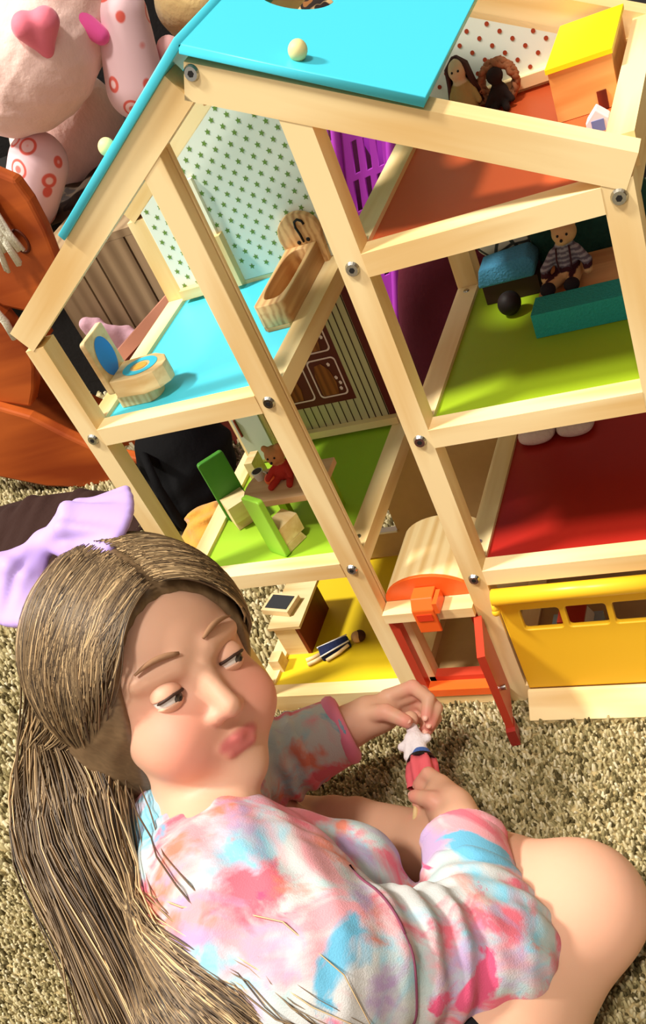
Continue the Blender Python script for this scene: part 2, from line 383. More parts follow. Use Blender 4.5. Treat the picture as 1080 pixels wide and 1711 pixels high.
# front posts
for x, zt in ((XL_, .606), (XB_, roof_z(XB_) - .004), (XR_, .612)): post(x, H + .0005, G, zt)
bm = bmesh.new()                                              # the left inner post carries a routed groove
bm_prism(bm, [(-.012, -.012), (-.012, .012), (.012, .012), (.012, .0062), (.0075, .0062), (.0075, .0032), (.012, .0032), (.012, -.012)], 0, roof_z(XA_) - .004 - G, 'X')
finish('post', bm, PINE, house, frame((XA_, H + .0005, G), (0, 0, 1), (1, 0, 0), (0, 1, 0)), bevel=.0008)
for x, zt in ((XL_, .606), (XB_, roof_z(XB_) - .004), (XR_, .612)): post(x, YB + .0005, G, zt)
post(XA_, YB, G, Zgl - .010)
# rafters
def rafter(y, sx, x0, x1, nm='rafter'):
    p = (sx * x0, y, roof_z(x0)); q = (sx * x1, y, roof_z(x1)); return bar(nm, p, q, .024, .028, PINE, house)
rafter(H, -1, .013, .302); rafter(H, 1, -.006, .304); rafter(YB, -1, .013, .302); rafter(YB, 1, -.006, .304)
bar('ridge_bar', (0, .024, .763), (0, .2715, .763), .024, .022, PINE, house)
bar('eave_bar', (XR_ + .004, .024, .622), (XR_ + .004, .2715, .622), .022, .026, PINE, house)
# floors: front, back and side rails with a painted panel between
def storey(x0, x1, z, mat, hh=.021, front=True):
    bar('rail', (x0 + H, H - .001, z), (x1 - H, H - .001, z), .022, hh, PINE, house)
    bar('rail', (x0 + H, YB, z), (x1 - H, YB, z), .022, hh, PINE, house)
    for x in (x0, x1): bar('rail', (x, .024, z), (x, .2715, z), .024, hh, PINE, house)
    box('floor_sheet', x0 + H, x1 - H, .022, .273, z - .004, z + hh / 2 - .0045, mat, house, bevel=0)
storey(XL_, XA_, Zb, BLUED); storey(XL_, XA_, Zgl, LIME2); storey(XL_, XA_, Zba, YELLOW, .03)
storey(XB_, XR_, ZO, ORANGE); storey(XB_, XR_, Zrg, LIME); storey(XB_, XR_, Zrd, REDF); storey(XB_, XR_, Zba, TAN, .026)
bar('rail', (XA_ + H, YB, Zba), (XB_ - H, YB, Zba), .022, .026, PINE, house)
box('floor_sheet', XA_ + H, XB_ - H, .02, .273, .028, .034, TAN, house, bevel=0)
# screws
for x, z in ((XL_, Zb), (XA_, Zb), (XA_, Zgl), (XB_, ZO), (XB_, Zrg), (XB_, Zrd), (XR_, ZO), (XR_, Zrg), (XR_, Zrd), (XL_, Zgl), (.003, .782)): screw(x, z, -.0001 if z < .7 else -.0001)
for x, y, z in ((XA_, .045, Zgl + .0105), (XA_, .27, Zgl + .0105), (XB_, .05, Zrd + .0105), (XB_, .262, Zrg + .0105)):
    bm = bmesh.new(); bm_cyl(bm, (x, y, z - .001), (x, y, z + .0012), .0038, .003, 14); finish('screw', bm, STEEL, house)
# roof panels
sl = math.atan(.548); cs, sn = math.cos(sl), math.sin(sl)
topo = .0145                                                   # rafter top above its centre line
TOPL = (-.004, 0, .782 + .004)
Mr = frame((0.0, 0, .782 + topo / cs + .004), (cs, 0, -sn), (0, 1, 0), (sn, 0, cs))
rp = plate('roof_panel', [(.004, -.004), (.196, -.004), (.196, .242), (.004, .242)], [circle(.055, .135, .033, .033, 36)], .0075, Mr, BLUE, house)
Ml = frame((0.0, 0, .782 + topo / cs + .004), (cs, 0, sn), (0, 1, 0), (-sn, 0, cs))
lp = plate('roof_panel', [(-.212, -.004), (.006, -.004), (.006, .242), (-.212, .242)], [circle(-.055, .135, .033, .033, 36)], .0075, Ml, BLUE, house)
for M_, u in ((Mr, .092), (Ml, -.13)):
    c = M_ @ Vector((u, .014 if u > 0 else .03, .0095)); bb = M_ @ Vector((u, .014 if u > 0 else .03, .003))
    bm = bmesh.new(); bm_ball(bm, c, .0075); bm_cyl(bm, bb, c, .003, None, 10); finish('knob', bm, plain('pale_wood_knob', srgb(230, 215, 150), .5), house, smooth=True)
# back wall of the blue room: white sheet printed with green stars
yw = .2735
wp = plate('back_panel', [(-.281, .503), (-.069, .503), (-.069, roof_z(.069) - .014), (-.281, roof_z(.281) - .014)], [], .004, XZ(yw), WHITEP, house)
bm = bmesh.new()
for i in range(-40, 4):
    for j in range(48, 76):
        if (i + j) % 2: continue
        x = -.135 + (i + 14) * .0098; z = .688 + (j - 68) * .0095
        if (i + 14 + j - 68) % 2: x += .0098
        if not (-.278 < x < -.072 and .508 < z < roof_z(x) - .02): continue
        ph = ((i * 37 + j * 91) % 17) / 17 * .6
        ring = [bm.verts.new((x + r * math.sin(ph + k * PI / 5), yw - .0024, z + r * math.cos(ph + k * PI / 5))) for k in range(10) for r in ((.0038 if k % 2 == 0 else .0017),)]
        bm.faces.new(ring)
o = finish('star_print', bm, STARG, wp); o['kind'] = 'stuff'
bar('back_batten', (-.196, .266, .503), (-.196, .266, .566), .010, .012, PINE, house, up=(0, 1, 0))
bar('back_batten', (-.198, .268, .566), (-.198, .268, .632), .005, .005, plain('lit_batten_white', srgb(240, 232, 205), .4), house, up=(0, 1, 0), bevel=.0008)  # thin upper piece coloured near white to stand for the light on it
box('back_batten', -.278, -.205, .262, .271, .503, .515, PINE, house)
# back wall of the kitchen: maroon oven print among cream boards
kp = plate('back_panel', [(-.281, .278), (-.069, .278), (-.069, .479), (-.281, .479)], [], .004, XZ(yw), CREAM, house)
bar('back_batten', (-.281, .268, .279), (-.070, .268, .279), .012, .010, PINE, house)
def flat(name, pts, y, mat, par):
    bm = bmesh.new(); f = bm.faces.new([bm.verts.new((x, y, z)) for x, z in pts])
    if f.normal.y > 0 or True: bmesh.ops.recalc_face_normals(bm, faces=bm.faces[:])
    return finish(name, bm, mat, par)
bm = bmesh.new()
def q(x0, x1, z0, z1, y): bm.faces.new([bm.verts.new(p) for p in ((x0, y, z0), (x1, y, z0), (x1, y, z1), (x0, y, z1))])
y1 = yw - .0023
for x in (-.0825, -.092, -.101, -.110): q(x - .0008, x + .0008, .284, .479, y1)
for k in range(16): q(-.121 - k * .0105 - .0007, -.121 - k * .0105 + .0007, .284, .317, y1)
finish('board_line_print', bm, LINE, kp)
bm = bmesh.new(); q(-.281, -.116, .317, .479, y1); q(-.0812, -.0692, .284, .479, y1); finish('oven_print', bm, MAROON, kp)
bm = bmesh.new()
for x0, x1, z0, z1 in ((-.163, -.122, .326, .382), (-.215, -.170, .326, .382), (-.163, -.122, .39, .446), (-.215, -.170, .39, .446)):
    for ring in (rrect(x0, x1, z0, z1, .006),):
        n_ = len(ring); inner = rrect(x0 + .002, x1 - .002, z0 + .002, z1 - .002, .005)
        A = [bm.verts.new((a, y1 - .0004, c)) for a, c in ring]; B = [bm.verts.new((a, y1 - .0004, c)) for a, c in inner]
        for i in range(n_): bm.faces.new((A[i], A[(i + 1) % n_], B[(i + 1) % n_], B[i]))
for x, z in ((-.131, .352), (-.128, .344), (-.134, .372), (-.130, .336), (-.128, .41), (-.135, .42)):
    bm.faces.new([bm.verts.new((x + .0025 * math.cos(t), y1 - .0006, z + .003 * math.sin(t))) for t in (0, 1.3, 2.6, 4.1, 5.2)])
finish('tray_print', bm, PINKL, kp)
bm = bmesh.new()
for x0, z0 in ((-.158, .329), (-.210, .329), (-.158, .393), (-.210, .393)):
    pts = [(x0, z0), (x0 + .022, z0), (x0 + .025, z0 + .016), (x0 + .022, z0 + .036), (x0 + .014, z0 + .046), (x0 + .004, z0 + .044), (x0, z0 + .03)]
    bm.faces.new([bm.verts.new((a, y1 - .0006, c)) for a, c in pts])
o = finish('loaf_print', bm, BREAD, kp); o['kind'] = 'stuff'
# low back wall of the attic: white with brick red dots
dp = plate('back_panel', [(.056, .611), (.281, .611), (.281, roof_z(.281) - .010), (.056, roof_z(.056) - .014)], [], .004, XZ(yw), WHITEP, house)
bm = bmesh.new()
for i in range(-10, 16):
    for j in range(-8, 8):
        if (i + j) % 2: continue
        x = .15 + i * .0098; z = .682 + j * .0095
        if not (.06 < x < .279 and .615 < z < roof_z(x) - .018): continue
        bm.faces.new([bm.verts.new((x + .0021 * math.cos(k * PI / 6), yw - .0024, z + .0021 * math.sin(k * PI / 6))) for k in range(12)])
o = finish('dot_print', bm, DOTR, dp); o['kind'] = 'stuff'
bar('back_batten', (.08, .268, .616), (.281, .268, .616), .010, .010, PINE, house)
# tan back wall behind the ground floor, with a small window hole
tp = plate('back_panel', [(-.22, .05), (.056, .05), (.056, .25), (-.22, .25)], [[(-.172, .098), (-.138, .098), (-.138, .142), (-.172, .142)]], .004, XZ(.27), TAN, house)
box('window_sill', -.172, -.137, .264, .275, .0955, .0985, plain('lit_sill_white', srgb(235, 230, 215), .4), house, bevel=.0005)  # white colour stands for light falling on the sill
# small front entrance between the inner posts
box('lintel_bar', -.0555, .0555, -.006, .022, .178, .192, PINE, house)
arc = [(.056 * math.cos(PI * i / 20), .192 + .034 * math.sin(PI * i / 20)) for i in range(21)]
prism('porch_roof', arc, .022, .125, 'Y', PINE_Y, house, bevel=.0008)
prism('arch_front', [(x * .99, .1925 + (z - .192) * .98) for x, z in arc], .017, .0215, 'Y', ORP, house, bevel=.0006)
bx = lambda nm, a, b_, c, d, e, f_, m, bv=.001: box(nm, a, b_, c, d, e, f_, m, house, bevel=bv)
bx('door_jamb', -.0558, -.045, 0, .022, .05, .178, REDP); bx('door_jamb', .046, .0555, .002, .022, .05, .178, REDP)
bx('inner_jamb', -.045, -.036, .012, .03, .05, .178, PINE_Z)
bx('threshold', -.0555, .0555, -.004, .03, .04, .052, ORP); bx('front_board', -.0555, .0555, -.002, .02, G + .002, .039, PINE)
bx('sill_bar', -.044, .046, .012, .026, .052, .060, REDP)
dr = frame((.057, -.004, 0), (.24, -.97, 0), (.97, .24, 0), (0, 0, 1))
bm = bmesh.new(); bm_box(bm, 0, .066, -.0045, .0045, .052, .176); door_o = finish('front_door', bm, REDP, house, dr, bevel=.0008)
bm = bmesh.new(); bm_box(bm, .050, .0725, -.0055, .0055, .026, .052); finish('door_foot', bm, plain('shaded_red_paint', srgb(150, 44, 36), .4), door_o, bevel=.0008, local=True)  # foot coloured darker red for the shadow on the lower door
bm = bmesh.new(); bm_cyl(bm, (.05, .004, .105), (.05, .010, .105), .003, .0035, 12); finish('door_handle', bm, STEEL, door_o, local=True)
# garage: yellow roll rod, windowed door, ramp
cyl('roll_rod', (.083, -.006, .205), (.28, -.006, .205), .0095, YELP, house, seg=24, smooth=True)
bm = bmesh.new(); bm_cyl(bm, (.083, -.006, .197), (.083, -.010, .186), .004, .0045, 12); bm_ball(bm, (.083, -.010, .186), .005); finish('rod_nub', bm, YELP, house, smooth=True)
gh = [rrect(.105 + k * .0505, .149 + k * .0505, .146, .178, .004) for k in range(4)]
plate('garage_door', [(.084, .046), (.284, .046), (.284, .2), (.084, .2)], [h for h in gh if h[0][0] < .282], .007, XZ(.001), YELP, house, bevel=.0012)
prism('ramp', [(-.034, G + .001), (-.004, G + .001), (-.004, .047), (-.008, .047)], .083, .283, 'X', PINE, house, bevel=.0012)
# ------------------------------------------------------------------ toys standing in the rooms
PALE = wood('pale_toy_wood', srgb(240, 215, 165), srgb(212, 175, 118), along='X', scale=45)
PALEZ = wood('pale_toy_wood_z', srgb(240, 215, 165), srgb(212, 175, 118), along='Z', scale=45)
LBL = plain('light_blue_paint', srgb(60, 195, 225), .4); MBL = plain('mid_blue_paint', srgb(50, 135, 225), .4); OCH = plain('ochre_paint', srgb(225, 170, 70), .5)
zb = .498
# toilet: seat faces right, upright lid at its left end
t = empty('toy_toilet', 'small wooden toy toilet with raised lid and blue ovals on the blue floor', 'toy toilet', (-.24, .058, zb))
seat = [(-.264, .039), (-.226, .035), (-.207, .041), (-.198, .052), (-.197, .061), (-.205, .074), (-.221, .082), (-.264, .080)]
prism('seat', seat, .512, .533, 'Z', PALE, t, bevel=.0012)
ft = [(-.268, .042), (-.232, .042)] + [(-.232 + .013 * math.cos(a), .058 + .016 * math.sin(a)) for a in [math.radians(x) for x in range(-80, 81, 20)]] + [(-.232, .074), (-.268, .074)]
prism('foot', ft, zb, .5122, 'Z', PALEZ, t)
prism('lid', rrect(.037, .083, .518, .582, .004), -.2712, -.2642, 'X', PALE, t, bevel=.0014)
def disc(nm, c, rx, ry, ux, uy, mat, par, r0=0, n=30):
    bm = bmesh.new(); c = Vector(c); ux = Vector(ux); uy = Vector(uy); f = lambda s: [bm.verts.new(c + ux * (rx - (rx - r0) * s) * math.cos(2 * PI * i / n) + uy * (ry - (ry - r0 * ry / rx) * s) * math.sin(2 * PI * i / n)) for i in range(n)]
    A = f(0)
    if r0:
        B = f(1)
        for i in range(n): bm.faces.new((A[i], A[(i + 1) % n], B[(i + 1) % n], B[i]))
    else: bm.faces.new(A)
    return finish(nm, bm, mat, par)
disc('lid_oval', (-.2638, .060, .553), .016, .022, (0, 1, 0), (0, 0, 1), MBL, t)
disc('seat_ring', (-.231, .0595, .5334), .022, .0175, (1, 0, 0), (0, 1, 0), LBL, t, r0=.0125)
disc('seat_dot', (-.231, .0595, .5334), .009, .0072, (1, 0, 0), (0, 1, 0), OCH, t)
# bathtub
t = empty('toy_bathtub', 'wooden toy bathtub with a black tap drawn on its rounded headboard', 'toy bathtub', (-.1, .2, zb))
TW = wood('tub_wood', srgb(228, 185, 128), srgb(185, 130, 80), along='Y', scale=45)
rim = [(-.118, .139), (-.112, .134), (-.084, .134), (-.080, .139), (-.080, .262), (-.120, .262)]
hole = [(-.0995 + .0145 * math.copysign(abs(math.cos(a)) ** .6, math.cos(a)), .2 + .053 * math.copysign(abs(math.sin(a)) ** .6, math.sin(a))) for a in [2 * PI * i / 40 for i in range(40)]]
plate('tub_wall', rim, [hole], .026, Matrix.Translation((0, 0, zb + .0175)), TW, t, bevel=.001)
prism('tub_floor', [(x * .999, y) for x, y in rim], zb, zb + .0048, 'Z', wood('tub_end_wood', srgb(205, 165, 110), srgb(150, 105, 65), along='X', scale=60), t, bevel=.0005)
hb = [(-.122, zb)] + [(-.097 + .0265 * math.cos(a), .540 + .024 * math.sin(a)) for a in [math.radians(x) for x in range(200, -21, -11)]] + [(-.074, zb)]
hd = prism('headboard', hb, .2622, .2705, 'Y', TW, t)
bm = bmesh.new(); ft_ = [(-.0945, .531), (-.0955, .54), (-.0975, .549), (-.0965, .555), (-.092, .557), (-.0875, .554), (-.0865, .550)]
bm_tube(bm, [(x, .2618, z) for x, z in ft_], .0015, 6); finish('tap_print', bm, BLACK, hd, smooth=True)
for x, z in ((-.1005, .5315), (-.0885, .5325)): ball('tap_dot', (x, .2618, z), (.0024, .0008, .0024), BLACK, hd)
# kitchen
LM = plain('bright_lime_paint', srgb(150, 205, 60), .4); DG = plain('grass_green_paint', srgb(70, 140, 45), .45)
zk = Zgl + .0065
def chair(label, loc, face, matb, bh=.085, w=.034):
    t = empty('toy_chair', label, 'toy chair', loc, math.atan2(face[1], face[0]) - PI / 2, 'toy chairs around the toy table')
    bm = bmesh.new(); bm_prism(bm, rrect(-w / 2, w / 2, 0, bh, .004), -.0045, .0035, 'Y'); finish('backrest', bm, matb, t, local=True, bevel=.0014)
    bm = bmesh.new(); bm_box(bm, -w * .42, w * .42, .0036, .036, .012, .036); finish('seat', bm, PALE, t, local=True, bevel=.001)
    bm = bmesh.new(); bm_prism(bm, [(-.001 + .0046, 0), (.034, 0), (.030, .0118), (.0046, .0118)], -w * .42, w * .42, 'X'); finish('base', bm, PALE, t, local=True, bevel=.0008)
    return t
chair('lime green toy chair with its back to the viewer, nearest the kitchen front edge', (-.172, .039, zk), (.47, .88), LM)
chair('grass green toy chair at the left end of the toy table, turned to the viewer', (-.263, .128, zk), (.68, -.73), DG, .092, .037)
t = empty('toy_table', 'round-ended pale wooden toy table standing on the lime kitchen floor', 'toy table', (-.16, .09, zk))
tt = [(-.10, .062), (-.10, .128)] + [(-.19 + .022 * math.cos(a), .095 + .033 * math.sin(a)) for a in [math.radians(x) for x in range(90, 271, 15)]]
prism('table_top', tt, .322, .331, 'Z', wood('table_wood', srgb(222, 178, 135), srgb(190, 140, 100), along='X', scale=40), t, bevel=.001)
for x, y in ((-.185, .112), (-.112, .112), (-.112, .078)): box('leg', x - .005, x + .005, y - .005, y + .005, zk, .3222, LIME, t)
t = empty('toy_fridge', 'wooden toy cupboard with a pale grey door behind the toy table', 'toy cupboard', (-.262, .245, zk))
box('carcass', -.286, -.233, .236, .270, zk, .362, PALEZ, t); dd = box('cupboard_door', -.280, -.239, .2325, .2362, .276, .356, plain('pale_grey_paint', srgb(180, 186, 172), .45), t)
box('handle', -.2755, -.2735, .2295, .2328, .318, .345, BROWNWOOD, dd, bevel=.0005)
tag(box('toy_block', -.262, -.250, .185, .212, zk, .305, PALE, bevel=.001), 'small pale wooden toy block standing between chair and toy cupboard', 'toy block')
# things on the table
CUP = plain('white_china', srgb(225, 218, 205), .3)
t = empty('toy_teacup', 'tiny white toy teacup with dark filling at the table end', 'toy cup', (-.195, .108, .331))
bm = bmesh.new(); bm_cyl(bm, (-.195, .108, .331), (-.195, .108, .343), .005, .0075, 18); finish('cup', bm, CUP, t, smooth=False)
cyl('filling', (-.195, .108, .3425), (-.195, .108, .3434), .0062, BLACK, t)
tube('cup_handle', [(-.188 + .004 * math.sin(a), .108, .337 + .004 * math.cos(a)) for a in np.linspace(0, PI, 8)], .0012, CUP, t, 6)
t = empty('toy_orange', 'round orange toy fruit on the toy table beside the bear', 'toy fruit', (-.173, .094, .331)); ball('fruit', (-.173, .094, .3385), .0075, plain('orange_paint', srgb(235, 105, 55), .4), t); cyl('stalk', (-.173, .094, .345), (-.173, .094, .348), .001, BLACK, t)
s = Soft((-.19, .075, .32), (-.12, .135, .39), .0012)
s.ell((-.156, .103, .343), (.014, .012, .013), .004); s.ell((-.158, .103, .365), (.0125, .011, .0115), .003)
for dx in (-.009, .009): s.ell((-.158 + dx, .103, .375), (.0045, .003, .0045), .002); s.cap((-.156 + dx, .097, .349), (-.157 + dx * 1.7, .088, .343), .004, .0035, .002); s.cap((-.156 + dx, .094, .336), (-.157 + dx * 1.4, .082, .3345), .0045, .004, .002)
s.ell((-.158, .093, .362), (.005, .004, .004), .002)
P, F = s.mesh(1); cc = np.where((P[:, 2] < .354)[:, None], rgb(178, 50, 40), rgb(196, 130, 82)); cc = paint(P, [0, 0, 0], []) * 0 + cc
TOYC = colmat('toy_cloth', .8, .1, bump=.2, scale=900)
t = empty('toy_bear', 'little tan bear in a red suit sitting on the toy table', 'toy bear', (-.156, .103, .331))
bo = soft_obj('bear_body', P, F, TOYC, t, cc)
for dx in (-.0045, .0045): ball('eye', (-.158 + dx, .0925, .367), .0013, BLACK, bo)
ball('nose', (-.158, .0888, .3632), .0016, BLACK, bo)
# ground floor left
t = empty('toy_cabinet', 'pale wooden toy cabinet with dark brown side on the yellow floor', 'toy cabinet', (-.262, .13, .0455))
zy = .0455
box('front_board', -.281, -.247, .083, .0885, zy, .098, PALE, t); box('carcass', -.281, -.2475, .0887, .17, zy, .098, PALE, t); box('side_board', -.2472, -.2415, .083, .172, zy, .098, BROWNWOOD, t); box('top_board', -.287, -.236, .080, .177, .0982, .103, PALE, t)
t = empty('toy_monitor', 'small wooden framed toy screen lying on top of the toy cabinet', 'toy screen', (-.272, .11, .103))
Ms = frame((-.276, .122, .1085), (.93, -.2, 0), (.2, .93, .0), (0, 0, 1))
bm = bmesh.new(); bm_box(bm, -.026, .024, -.018, .018, -.0053, .004); so_ = finish('screen_frame', bm, PALE, t, Ms, bevel=.001)
bm = bmesh.new(); bm_box(bm, -.021, .019, -.013, .014, .004, .0048); finish('dark_screen', bm, plain('dark_glass', srgb(52, 56, 60), .2, .5), so_, local=True, bevel=.0003)
tag(box('toy_stool', -.292, -.276, .05, .070, zy, .068, PALE, bevel=.001), 'little pale wooden block at the left corner of the yellow floor', 'toy block')
# jointed wooden doll lying on the floor
t = empty('toy_doll', 'wooden toy doll in a dark blue dress lying on the yellow floor', 'toy doll', (-.2, .085, zy))
ax = Vector((.86, .5, 0)); sd_ = Vector((-.5, .86, 0)); c0 = Vector((-.222, .072, zy + .008))
Md = frame(c0, ax, sd_, (0, 0, 1))
bm = bmesh.new(); bm_prism(bm, [(0, -.010), (.045, -.0065), (.045, .0065), (0, .010)], -.0075, .006, 'Z'); finish('dress', bm, plain('navy_cloth', srgb(22, 32, 70), .8, bump=.4, scale=300), t, Md, bevel=.002)
for s_ in (-1, 1):
    tube('arm', [Md @ Vector(p) for p in ((.042, s_ * .0075, 0), (.025, s_ * .012, -.002), (.005, s_ * .0135, -.004))], .0026, PALE, t); tube('leg', [Md @ Vector(p) for p in ((.002, s_ * .004, -.003), (-.012, s_ * .0045, -.004), (-.022, s_ * .005, -.0035))], .003, PALE, t)
    tube('collar_edge', [Md @ Vector(p) for p in ((-.001, s_ * .0105, .004), (.045, s_ * .007, .006))], .0011, WHITEC, t, 6)
hb_ = Md @ Vector((.057, 0, 0)); h_ = ball('head', hb_, .0085, plain('doll_face', srgb(205, 160, 110), .6), t)
ball('hair', Md @ Vector((.061, 0, -.0005)), (.0085, .009, .0080), plain('dark_brown_yarn', srgb(70, 38, 24), .9), t)
# attic
t = empty('toy_wardrobe', 'wooden toy box with bright yellow top by the right attic corner', 'toy box', (.252, .22, ZO))
za = ZO + .0065
WD = wood('orange_toy_wood', srgb(240, 180, 105), srgb(222, 150, 78), along='X', scale=40)
box('front_board', .226, .279, .163, .167, za, .6475, WD, t); box('carcass', .227, .278, .1672, .262, za, .6475, WD, t); box('yellow_top', .2245, .2805, .161, .264, .6477, .6515, plain('bright_yellow_paint', srgb(250, 222, 20), .4), t); box('foot_block', .262, .270, .1615, .1628, .607, .622, BROWNWOOD, t, bevel=.0003)
t = empty('toy_house_block', 'white house-shaped toy block with a blue square window in the attic', 'toy block', (.27, .1, za))
prism('block', [(.261, za), (.2795, za), (.2795, .624), (.2702, .633), (.261, .624)], .094, .106, 'Y', plain('lilac_white_paint', srgb(232, 222, 228), .5), t)
box('window_print', .2655, .2755, .0933, .0938, .6155, .6245, plain('grey_blue_paint', srgb(105, 125, 180), .5), t, bevel=.0002)
s = Soft((.09, .20, za - .005), (.17, .275, .675), .0013)
dc = np.array((.130, .243, 0))
s.cap(dc + (0, 0, .615), dc + (0, 0, .638), .012, .008, .004); s.ell(dc + (0, -.001, .652), (.0085, .008, .010), .003)
for sx in (-1, 1): s.cap(dc + (sx * .008, 0, .637), dc + (sx * .014, -.004, .622), .0032, .0028, .002); s.cap(dc + (sx * .005, -.002, .614), dc + (sx * .008, -.02, .610), .0045, .004, .003)
P, F = s.mesh(1); cc = np.where((P[:, 2] < .641)[:, None], rgb(165, 140, 85), rgb(205, 180, 140))
t = empty('toy_doll', 'toy doll with long dark hair leaning on the dotted attic wall', 'toy doll', (.13, .243, za)); bo = soft_obj('doll_body', P, F, TOYC, t, cc)
HRD = plain('dark_brown_hair', srgb(62, 30, 22), .7)
bm = bmesh.new()
rr = random.Random(4)
for i in range(46):
    a = -PI * .12 + (PI * 1.24) * i / 45; x, y = math.cos(a), math.sin(a)
    bm_tube(bm, [dc + np.array((x * .002, .001 + y * .002, .6625)), dc + np.array((x * .0095, y * .0075, .655)), dc + np.array((x * .0115, .002 + y * .008, .64)), dc + np.array((x * .015 + rr.uniform(-.002, .002), .003 + y * .009, .622 + rr.uniform(-.006, .006)))], [.0016, .0022, .0022, .001], 5)
finish('hair', bm, HRD, bo, smooth=True)
for dx in (-.003, .003): ball('eye', dc + np.array((dx, -.0085, .653)), .0011, BLACK, bo)
t = empty('wicker_ring', 'brown wicker toy nest with a dark figure beside the attic doll', 'toy basket', (.162, .25, za))
WK = plain('wicker', srgb(150, 92, 58), .8, var=.3, scale=300)
for k in range(5):
    tube('strand', [(.162 + (.0165 + .002 * math.sin(9 * a + k * 1.3)) * math.cos(a), .252 + .004 * math.cos(7 * a + k * 2) + (k - 2) * .001, .627 + (.0175 + .002 * math.cos(8 * a + k)) * math.sin(a)) for a in np.linspace(0, 2 * PI, 41)[:-1]], .0028, WK, t, 6, closed=True)
s = Soft((.14, .225, za - .002), (.185, .27, .66), .0013); s.ell((.162, .246, .619), (.009, .008, .011), .003); s.ell((.162, .244, .636), (.008, .007, .0075), .003)
for sx in (-1, 1): s.cap((.162 + sx * .006, .242, .622), (.162 + sx * .012, .238, .614), .003, .003, .002); s.cap((.162 + sx * .004, .240, .612), (.162 + sx * .007, .231, .610), .0035, .0035, .002)
P, F = s.mesh(1); t2 = empty('toy_monkey', 'tiny black plush figure sitting inside the wicker nest', 'toy animal', (.162, .246, za)); soft_obj('monkey_body', P, F, plain('black_plush', srgb(38, 24, 20), .95), t2)
# bedroom
zg = Zrg + .0065
TEAL = plain('teal_foam', srgb(40, 150, 140), .9, bump=.5, scale=350, var=.15); BLF = plain('blue_foam', srgb(70, 140, 175), .9, bump=.5, scale=350, var=.1)
tag(box('foam_mattress', .166, .274, .134, .168, zg, .449, TEAL, bevel=.0022, seg=2), 'teal green foam block in front of the toy bed', 'foam block')
t = empty('toy_bed', 'tan wooden toy bed at the back of the green room', 'toy bed', (.225, .22, zg))
box('bed_base', .166, .276, .172, .250, zg, .4425, wood('bed_wood', srgb(210, 160, 105), srgb(180, 128, 80), along='X', scale=40), t); box('headboard', .2765, .2795, .172, .250, zg, .47, MAPLE, t)
DKG = plain('dark_green_cloth', srgb(24, 62, 52), .95, bump=.6, scale=160, var=.3)
s = Soft((.15, .235, zg - .01), (.285, .28, .53), .0022)
for i in range(8):
    x = .165 + i * .0145; s.ell((x, .2595 + .002 * math.sin(i * 2.1), .462 + .004 * math.cos(i * 1.7)), (.013, .0085, .036 + .004 * math.sin(i)), .008)
P, F = s.mesh(1); tag(soft_obj('folded_blanket', P, F, DKG), 'dark green fuzzy blanket bunched behind the toy bear', 'blanket')
s = Soft((.14, .16, zg - .01), (.25, .26, .52), .0014); bc = np.array((.196, .205, 0.))
s.cap(bc + (0, 0, .453), bc + (0, .003, .473), .0135, .011, .004); s.ell(bc + (.003, .002, .490), (.0125, .0115, .0115), .003); s.ell(bc + (.002, -.008, .487), (.006, .005, .005), .003)
for sx in (-1, 1):
    s.ell(bc + (.003 + sx * .010, .003, .4985), (.004, .003, .004), .002); s.cap(bc + (sx * .011, -.001, .472), bc + (sx * .021, -.008, .461), .0055, .0048, .003); s.cap(bc + (sx * .021, -.008, .461), bc + (sx * .0215, -.014, .4545), .0048, .0046, .002)
    s.cap(bc + (sx * .007, -.006, .4505), bc + (sx * .012 - .006, -.025, .4505), .0075, .0065, .003)
P, F = s.mesh(1)
cc = np.tile(rgb(200, 160, 112), (len(P), 1)); tz = P[:, 2]; dz = tz - .455
shirt = (tz > .459) & (tz < .481); stripe = (np.floor(tz / .0022).astype(int) % 2 == 0); cc[shirt & stripe] = rgb(150, 145, 150); cc[shirt & ~stripe] = rgb(95, 88, 100); cc[(tz > .4565) & (tz < .4605)] = rgb(62, 30, 36)
t = empty('toy_bear', 'tan bear in a grey striped shirt sitting on the toy bed', 'toy bear', tuple(bc + (0, 0, .443))); bo = soft_obj('bear_body', P, F, TOYC, t, cc)
for sx in (-1, 1): ball('eye', bc + np.array((.003 + sx * .0045, -.0092, .4925)), .0013, BLACK, bo); ball('shoe', bc + np.array((sx * .012 - .006, -.0295, .4505)), (.008, .0065, .0072), plain('black_felt', srgb(30, 20, 24), .9), bo)
ball('nose', bc + np.array((.002, -.0132, .489)), .0016, BLACK, bo)
for sx in (-1, 1): tube('brace', [bc + np.array((sx * .006, -.0135, .459)), bc + np.array((sx * .007, -.0122, .470)), bc + np.array((sx * .0065, -.006, .4795))], .001, plain('maroon_strap', srgb(62, 30, 36), .8), bo, 6)
tag(box('toy_chest_box', .098, .158, .226, .262, zg, .4445, plain('deep_brown_wood', srgb(58, 34, 24), .6), bevel=.001), 'dark brown low toy box under the blue foam pillow', 'toy box')
tag(prism('foam_pillow', [(.094, .4447), (.156, .4447), (.160, .460), (.152, .470), (.100, .466)], .222, .254, 'Y', BLF, bevel=.003, smooth=True), 'light blue foam pillow on a low dark box by the post', 'foam pillow')
s = Soft((.085, .25, .44), (.17, .28, .51), .0018); s.ell((.115, .2645, .477), (.024, .007, .022), .006); s.ell((.146, .2645, .479), (.016, .006, .02), .006); P, F = s.mesh(1)
m, n, l, b = newmat('lattice_cloth'); tc = n.new('ShaderNodeTexCoord'); vo = n.new('ShaderNodeTexVoronoi'); vo.feature = 'DISTANCE_TO_EDGE'; vo.inputs['Scale'].default_value = 48; l.new(tc.outputs['Object'], vo.inputs['Vector'])
